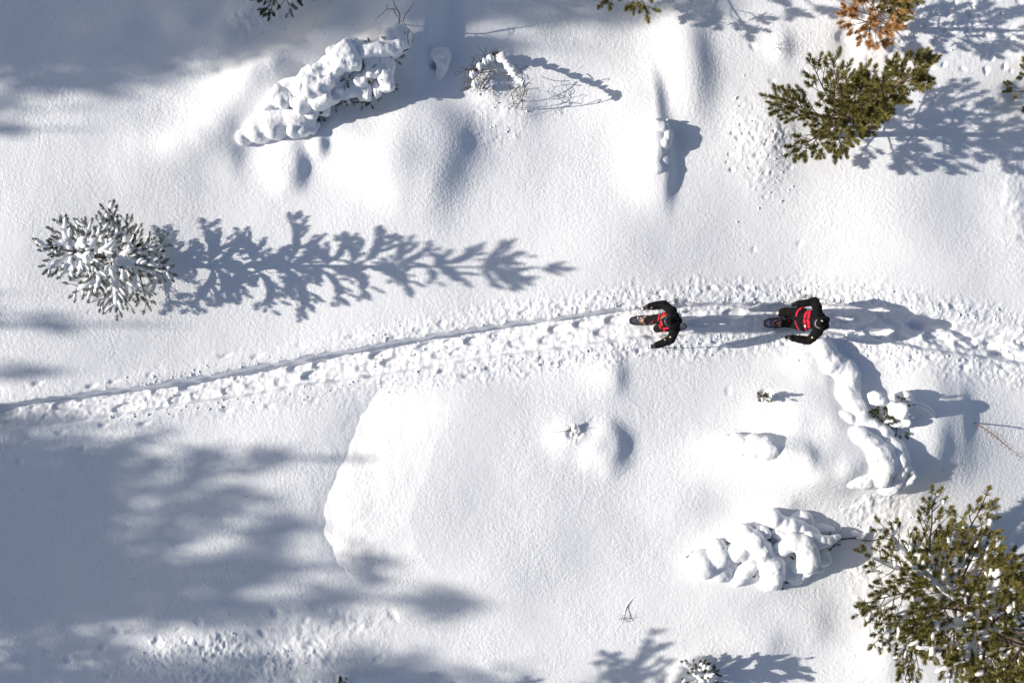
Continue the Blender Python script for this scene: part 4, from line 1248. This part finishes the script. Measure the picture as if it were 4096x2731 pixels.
def make_glove(name, parent, wrist, hand, axis_up, matl=None):
    """a gloved hand closed round a pole: palm, four curled fingers, thumb and cuff"""
    hand = Vector(hand); wrist = Vector(wrist)
    p = unit(axis_up)
    o_ = (wrist - hand); o_ = o_ - p * o_.dot(p); o_ = unit(o_); s_ = p.cross(o_)
    mb = MB()
    mb.rcone(wrist, hand + o_ * .07, .062, .050)
    mb.ell(hand + o_ * .045 + s_ * .012, (.046, .034, .058), Matrix((o_, s_, p)).transposed())
    for i, ln in enumerate((.9, 1.0, .95, .8)):
        c = hand + p * (.042 - .028 * i)
        pts = []
        for a in (20, 85, 150, 150 + 75 * ln):
            ra = .037
            pts.append(c + o_ * ra * math.cos(R(a)) + s_ * ra * math.sin(R(a)))
        for k in range(3):
            mb.rcone(pts[k], pts[k + 1], .0155 - .001 * k, .0148 - .001 * k, 8)
    th = [hand + o_ * .05 + p * .03 - s_ * .01, hand + o_ * .02 + p * .045 - s_ * .03, hand - o_ * .018 + p * .04 - s_ * .03]
    mb.rcone(th[0], th[1], .020, .018, 8); mb.rcone(th[1], th[2], .018, .015, 8)
    g_ = remesh_obj(mb, 'glove', matl or M['glove'], parent, .007, 1, ((.002, 40, (1, 1, 1)),))
    return g_

def make_person(label, J, face, look):
    """J: joints as world points; face: the way the head looks"""
    base = Vector((J['pelvis'].x, J['pelvis'].y, J['floor']))
    T = thing('person', label, 'person', base, 'snowshoe walkers')
    f = unit(Vector((face.x, face.y, 0))); up = Vector((0, 0, 1)); lf = up.cross(f)
    hc = J['head']
    F = Vector(face).normalized(); Ls = unit(up.cross(F)); Up = F.cross(Ls)
    HR = Matrix((F, Ls, Up)).transposed()
    # body, one continuous surface
    mb = MB()
    mb.ell(hc, (.098, .078, .118), HR)
    mb.ell(hc + F * .03 - Up * .055, (.066, .058, .062), HR)
    mb.rcone(hc + F * .09 - Up * .002, hc + F * .112 - Up * .03, .010, .015, 8)              # nose
    mb.rcone(hc + F * .088 - Up * .088, hc + F * .08 - Up * .092, .02, .02, 8)               # chin
    for sg in (1, -1):
        mb.ell(hc + Ls * .078 * sg - F * .005 - Up * .01, (.02, .01, .032), HR, 8, 6)          # ears
    mb.rcone(J['neck'], hc - Up * .07 - F * .01, .06, .055)
    mb.rcone(J['pelvis'], J['chest'], .12, .135)
    mb.rcone(J['chest'], J['neck'], .13, .07)
    for s_ in 'RL':
        mb.rcone(J['chest'].lerp(J['neck'], .45), J['sh' + s_], .09, .06)
        mb.rcone(J['sh' + s_], J['el' + s_], .052, .042)
        mb.rcone(J['el' + s_], J['wr' + s_], .042, .03)
        mb.rcone(J['wr' + s_], J['ha' + s_], .028, .026)
        mb.rcone(J['pelvis'], J['hip' + s_], .11, .09)
        mb.rcone(J['hip' + s_], J['kn' + s_], .085, .058)
        mb.rcone(J['kn' + s_], J['an' + s_], .056, .04)
        mb.rcone(J['an' + s_], J['an' + s_] + J['foot' + s_] * .15 - Vector((0, 0, .05)), .045, .035)
    remesh_obj(mb, 'body', M['skin'], T, .011, 2)
    for sg in (1, -1):
        m2 = MB(); m2.ell(hc + F * .086 + Ls * .03 * sg + Up * .005, .012, None, 8, 6); m2.build('eye', M['eye'], T)
    m2 = MB(); m2.rcone(hc + F * .094 - Up * .062 + Ls * .02, hc + F * .094 - Up * .062 - Ls * .02, .007, .007, 8); m2.build('mouth', M['lip'], T)
    # trousers
    mb = MB()
    mb.ell(J['pelvis'] - up * .01, (.145, .19, .17), Matrix((f, lf, up)).transposed())
    for s_ in 'RL':
        mb.rcone(J['pelvis'].lerp(J['hip' + s_], .6), J['hip' + s_], .125, .125)
        mb.rcone(J['hip' + s_], J['kn' + s_], .125, .094)
        mb.rcone(J['kn' + s_], J['an' + s_] + (J['kn' + s_] - J['an' + s_]) * .12, .092, .088)
    tr = remesh_obj(mb, 'trousers', M['trouser'], T, .013, 2, ((.010, 9, (1, 1, 1.6)), (.004, 26, (1, 1, 1.5))))
    # jacket
    mb = MB()
    tq = unit(J['chest'] - J['pelvis'])
    sx = unit(J['shL'] - J['shR']); fw = unit(sx.cross(tq)) 
    if fw.dot(f) < 0: fw = -fw
    TR = Matrix((fw, sx, fw.cross(sx))).transposed()
    mb.ell(J['pelvis'] + tq * .03, (.175, look.get('hem', .225), .20), TR)
    mb.ell(J['pelvis'].lerp(J['chest'], .5), (.165, .215, .22), TR)
    mb.ell(J['chest'], (.165, .215, .20), TR)
    mb.ell(J['chest'].lerp(J['neck'], .6), (.13, .15, .12), TR)
    mb.rcone(J['neck'] - fw * .03, J['neck'] - fw * .02 + up * .05, .085, .075)
    for s_ in 'RL':
        mb.rcone(J['chest'].lerp(J['neck'], .55), J['sh' + s_], .11, .098)
        mb.rcone(J['sh' + s_], J['el' + s_], .106, .094)
        mb.rcone(J['el' + s_], J['wr' + s_], .094, .078)
        # gathered folds of the sleeve
        for k in range(3):
            p = J['el' + s_].lerp(J['wr' + s_], .2 + .25 * k); mb.rcone(p, p + (J['wr' + s_] - J['el' + s_]) * .06, .096 - .005 * k, .096 - .005 * k)
    jk = remesh_obj(mb, 'jacket', M['black'], T, .0125, 2, ((.014, 9, (1, 1.3, 1)), (.006, 24, (1, 1, 1))))
    # hood lying behind the head
    mb = MB()
    for a in (-80, -45, 0, 45, 80):
        d_ = -F * math.cos(R(a)) + Ls * math.sin(R(a)); d_.z = 0; d_ = unit(d_)
        mb.ell(hc - up * .12 + d_ * (.11 + .05 * math.cos(R(a))), (.085, .085, .07))
    hd = remesh_obj(mb, 'hood', M['black'], T, .012, 3, ((.008, 14, (1, 1, 1)),))
    # boots
    for s_ in 'RL':
        mb = MB()
        a = J['an' + s_]; d_ = J['foot' + s_]
        mb.rcone(a + up * .06, a - up * .03, .058, .055); mb.rcone(a - up * .045 - d_ * .03, a - up * .055 + d_ * .16, .048, .042)
        remesh_obj(mb, 'boot', M['boot'], T, .011, 1, ((.004, 25, (1, 1, 1)),))
        mb = MB(); mb.tube([a + up * .09 + Vector((0, 0, 0)), a + up * .02], [.080, .068], 12); mb.build('gaiter', M['strap_pale'] if look.get('pale_gaiter') else M['boot'], T)
        make_glove('glove', T, J['wr' + s_], J['ha' + s_], J['ax' + s_])
    # hat: a knitted dome over the skull
    mb = MB(); n_u, n_v = 28, 9
    vs = []; fs = []
    for j in range(n_v):
        ph = R(-14) + (R(88) - R(-14)) * j / (n_v - 1)
        for k in range(n_u):
            th = 2 * math.pi * k / n_u
            rr = 1.0 + (.05 if j == 0 else (.04 if j == 1 else 0))
            tilt = .018 * math.cos(th)
            vs.append(hc + HR @ Vector((.122 * rr * math.cos(ph) * math.cos(th) - .006, .103 * rr * math.cos(ph) * math.sin(th), .142 * math.sin(ph) + .012 + tilt)))
    for j in range(n_v - 1):
        for k in range(n_u):
            k2 = (k + 1) % n_u
            fs.append((j * n_u + k, j * n_u + k2, (j + 1) * n_u + k2, (j + 1) * n_u + k))
    fs.append(tuple((n_v - 1) * n_u + k for k in range(n_u)))
    mb.add(vs, fs); hat = mb.build('hat', M['hat'], T)
    # goggles: lens, frame and strap
    def patch_head(a0, a1, e0, e1, k_, name, m, par, n=14):
        mb = MB(); vs = []; fs = []
        for sh in (0.0, .012):
            for j in (0, 1, 2, 3):
                el = R(e0 + (e1 - e0) * j / 3)
                for i in range(n + 1):
                    az = R(a0 + (a1 - a0) * i / n)
                    vs.append(hc + HR @ Vector(((.108 * k_ + sh) * math.cos(el) * math.cos(az), (.088 * k_ + sh) * math.cos(el) * math.sin(az), .125 * math.sin(el) + .004)))
        w_ = n + 1
        for j in range(3):
            for i in range(n):
                p = j * w_ + i
                fs.append((p + 4 * w_, p + 1 + 4 * w_, p + w_ + 1 + 4 * w_, p + w_ + 4 * w_)); fs.append((p + 1, p, p + w_, p + w_ + 1))
        for i in range(n):
            fs.append((i, i + 1, i + 1 + 4 * w_, i + 4 * w_)); fs.append((3 * w_ + i + 1, 3 * w_ + i, 7 * w_ + i, 7 * w_ + i + 1))
        for j in range(3):
            fs.append(((j + 1) * w_, j * w_, (j + 4) * w_, (j + 5) * w_)); fs.append((j * w_ + n, (j + 1) * w_ + n, (j + 5) * w_ + n, (j + 4) * w_ + n))
        mb.add(vs, fs); return mb.build(name, m, par)
    gg = patch_head(-62, 62, -22, 26, 1.20, 'goggles', look['frame'], T)
    patch_head(-54, 54, -15, 19, 1.31, 'lens', look['lens'], gg)
    patch_head(62, 298, -6, 12, 1.22, 'strap', M['frame'], gg)
    return T, jk, tr, hat, hd

FLOOR1 = gz(*W(2560, 1283, -.2)[:2])
def joints(Z, zf, d):
    return {k: Z(x, y, zf + z) for k, (x, y, z) in d.items()}

ZA = zone(2480, 1160, 6.03)
f1 = gz(*ZA(520, 740, -.2)[:2]) ; f1r = gz(*ZA(1350, 890, -.2)[:2]); f1 = min(f1, f1r) + .02
J1 = joints(ZA, f1, dict(head=(1250, 745, 1.62), neck=(1330, 760, 1.45), chest=(1270, 755, 1.23), pelvis=(1085, 775, .90),
                         shR=(1260, 520, 1.36), elR=(1045, 345, 1.14), wrR=(720, 395, 1.04), haR=(605, 430, 1.02),
                         shL=(1330, 960, 1.36), elL=(1215, 1210, 1.14), wrL=(890, 1330, 1.02), haL=(785, 1360, 1.00),
                         hipR=(1050, 690, .86), knR=(800, 690, .52), anR=(625, 735, .15), hipL=(1060, 870, .84), knL=(905, 925, .50), anL=(1310, 890, .22)))
J1['floor'] = f1
J1['footR'] = Vector((-1, 0, 0)); J1['footL'] = unit((-1, 0, -.35))
tipR = ZA(1325, 255, 0); tipR.z = gz(tipR.x, tipR.y) + .0; tipL = ZA(1315, 1405, 0); tipL.z = gz(tipL.x, tipL.y)
J1['axR'] = unit(J1['haR'] - tipR); J1['axL'] = unit(J1['haL'] - tipL)
P1, jk1, tr1, hat1, hood1 = make_person('front walker in black and red with blue goggles, striding left with two poles', J1, Vector((-1, -.06, -.25)), dict(lens=M['lens_blue'], frame=M['frame'], pale_gaiter=True))
make_pole('grey pole in the right hand of the walker with blue goggles', J1['haR'], tipR, M['alu'], M['knob'])
make_pole('grey pole in the left hand of the walker with blue goggles', J1['haL'], tipL, M['alu'], M['knob'])
def shoe_at(Z, a, b, zf, dz_a=.03, dz_b=.03): return Z(a[0], a[1], zf + dz_a), Z(b[0], b[1], zf + dz_b)
make_snowshoe('planted leading snowshoe of the front walker, red and dusted with snow', *shoe_at(ZA, (215, 745), (950, 715), f1))
make_snowshoe('trailing snowshoe half hidden behind the front walker', *shoe_at(ZA, (930, 900), (1600, 872), f1, .03, .06))

ZB = zone(3020, 1160, 6.533)
f2 = gz(*ZB(500, 860, -.2)[:2]); f2 = min(f2, gz(*ZB(900, 680, -.2)[:2])) + .02
J2 = joints(ZB, f2, dict(head=(1730, 855, 1.64), neck=(1740, 800, 1.46), chest=(1540, 770, 1.24), pelvis=(1235, 770, .90),
                         shR=(1630, 470, 1.38), elR=(1570, 300, 1.15), wrR=(1130, 365, 1.03), haR=(1010, 375, 1.02),
                         shL=(1660, 1080, 1.38), elL=(1400, 1325, 1.14), wrL=(980, 1250, 1.03), haL=(860, 1235, 1.02),
                         hipR=(1180, 600, .86), knR=(720, 570, .64), anR=(860, 640, .20), hipL=(1190, 900, .86), knL=(960, 890, .52), anL=(740, 865, .15)))
J2['floor'] = f2
J2['footR'] = Vector((-1, 0, -.2)).normalized(); J2['footL'] = Vector((-1, 0, 0))
tipR2 = ZB(1290, 155, 0); tipR2.z = gz(tipR2.x, tipR2.y); tipL2 = ZB(1560, 1290, 0); tipL2.z = gz(tipL2.x, tipL2.y)
J2['axR'] = unit(J2['haR'] - tipR2); J2['axL'] = unit(J2['haL'] - tipL2)
P2, jk2, tr2, hat2, hood2 = make_person('rear walker in black with red chest bands and reflective goggles, head turned aside', J2, Vector((-1, -.42, -.30)), dict(lens=M['lens_dark'], frame=M['frame_grey'], hem=.27))
make_pole('green-shafted pole in the right hand of the walker with red chest bands', J2['haR'], tipR2, M['polegreen'], M['grip'])
make_pole('dark pole in the left hand of the walker with red chest bands', J2['haL'], tipL2, M['alu'], M['grip'])
make_snowshoe('planted leading snowshoe of the rear walker lying in shadow', *shoe_at(ZB, (195, 865), (990, 850), f2))
make_snowshoe('snowshoe under the raised knee of the rear walker', *shoe_at(ZB, (640, 690), (1330, 690), f2, .05, .07))

finalize()

# ------------------------------------------------------------------ bands, patches and badges sewn on the clothes
CAM = Vector((0, 0, CAMZ))
def bvh_of(o):
    me = o.data
    B = Vector(parent_base(o))
    vs = [v.co + B for v in me.vertices]
    return BVHTree.FromPolygons(vs, [tuple(p.vertices) for p in me.polygons])

def ribbon(bv, Z, pts, w, name, m, parent, lift=.006, bv2=None):
    """a strip of cloth w pixels wide sewn on the surface along pts"""
    P = bez([Vector((x, y, 0)) for x, y in pts], 24)
    rows = []
    for i, p in enumerate(P):
        t = unit(P[min(i + 1, len(P) - 1)] - P[max(i - 1, 0)]); n_ = Vector((-t.y, t.x, 0))
        row = []
        for k in (-1, -.33, .33, 1):
            q_ = p + n_ * w * .5 * k
            hit = bv.ray_cast(CAM, (Z(q_.x, q_.y, 0) - CAM).normalized())
            if bv2 is not None:
                h2_ = bv2.ray_cast(CAM, (Z(q_.x, q_.y, 0) - CAM).normalized())
                if h2_[0] is not None and (hit[0] is None or h2_[3] < hit[3]): hit = h2_
            row.append(None if hit[0] is None else (hit[0], hit[1]))
        if all(r_ is not None for r_ in row):
            rows.append(row)
    vs = []; fs = []
    for row in rows:
        vs += [p + n_ * lift for p, n_ in row] + [p - n_ * lift for p, n_ in row]
    for i in range(len(rows) - 1):
        if (rows[i][1][0] - rows[i + 1][1][0]).length > .08: continue
        a = i * 8
        for k in range(3):
            fs.append((a + k, a + k + 1, a + k + 9, a + k + 8))
        fs += [(a, a + 8, a + 12, a + 4), (a + 3, a + 7, a + 15, a + 11)]
    if not fs: return None
    mb = MB(); mb.add(vs, fs)
    return mb.build(name, m, parent)

b1, b2, t1, t2, h2 = bvh_of(jk1), bvh_of(jk2), bvh_of(tr1), bvh_of(tr2), bvh_of(hat2)
for pts, w in (([(1000, 500), (955, 580), (930, 690), (925, 740)], 26), ([(1075, 500), (1060, 570), (1005, 650)], 62), ([(940, 830), (965, 880), (990, 930)], 26), ([(985, 740), (1000, 800), (1010, 860)], 50),
               ([(1040, 930), (1150, 920), (1255, 895)], 42), ([(1050, 960), (1090, 1000), (1110, 1030)], 60), ([(1120, 580), (1160, 590), (1200, 610)], 26)):
    ribbon(b1, ZA, pts, w, 'red_band', M['red'], jk1, bv2=t1)
ribbon(t1, ZA, [(765, 770), (810, 780), (860, 790)], 44, 'knee_patch', M['red'], tr1)
ribbon(b1, ZA, [(970, 700), (1040, 650), (1110, 610)], 40, 'fur_trim', M['brown'], jk1)
ribbon(b1, ZA, [(1195, 1130), (1215, 1132), (1232, 1134)], 30, 'badge', M['beige'], jk1)
ribbon(b1, ZA, [(1065, 1195), (1080, 1200), (1100, 1196)], 18, 'badge', M['beige'], jk1)
ribbon(b1, ZA, [(740, 440), (760, 425), (780, 412)], 12, 'pull_tab', M['beige'], jk1)
for pts, w in (([(1465, 485), (1370, 560), (1315, 650), (1300, 740)], 55), ([(1460, 500), (1420, 600), (1405, 700), (1390, 755)], 60), ([(1285, 765), (1300, 850), (1320, 960), (1350, 1090)], 55), ([(1370, 765), (1400, 860), (1410, 980), (1405, 1100)], 72),
               ([(1255, 445), (1150, 510), (1095, 600), (1070, 690)], 38), ([(1050, 800), (1070, 880), (1110, 970), (1180, 1050), (1280, 1085)], 20)):
    ribbon(b2, ZB, pts, w, 'red_band', M['red'], jk2, bv2=t2)
ribbon(t2, ZB, [(600, 520), (600, 580), (615, 650)], 26, 'knee_patch', M['red'], tr2)
ribbon(t2, ZB, [(660, 690), (700, 690), (740, 680)], 24, 'knee_patch', M['red'], tr2)
ribbon(t2, ZB, [(865, 810), (910, 800), (960, 785)], 40, 'knee_patch', M['red'], tr2)
ribbon(b2, ZB, [(1300, 915), (1310, 935), (1318, 960)], 44, 'badge', M['white'], jk2, .010)
ribbon(b2, ZB, [(1475, 1245), (1495, 1240), (1515, 1235)], 36, 'badge', M['beige'], jk2, .008)
ribbon(h2, ZB, [(1725, 790), (1750, 805), (1775, 820)], 30, 'badge', M['white'], hat2, .004)
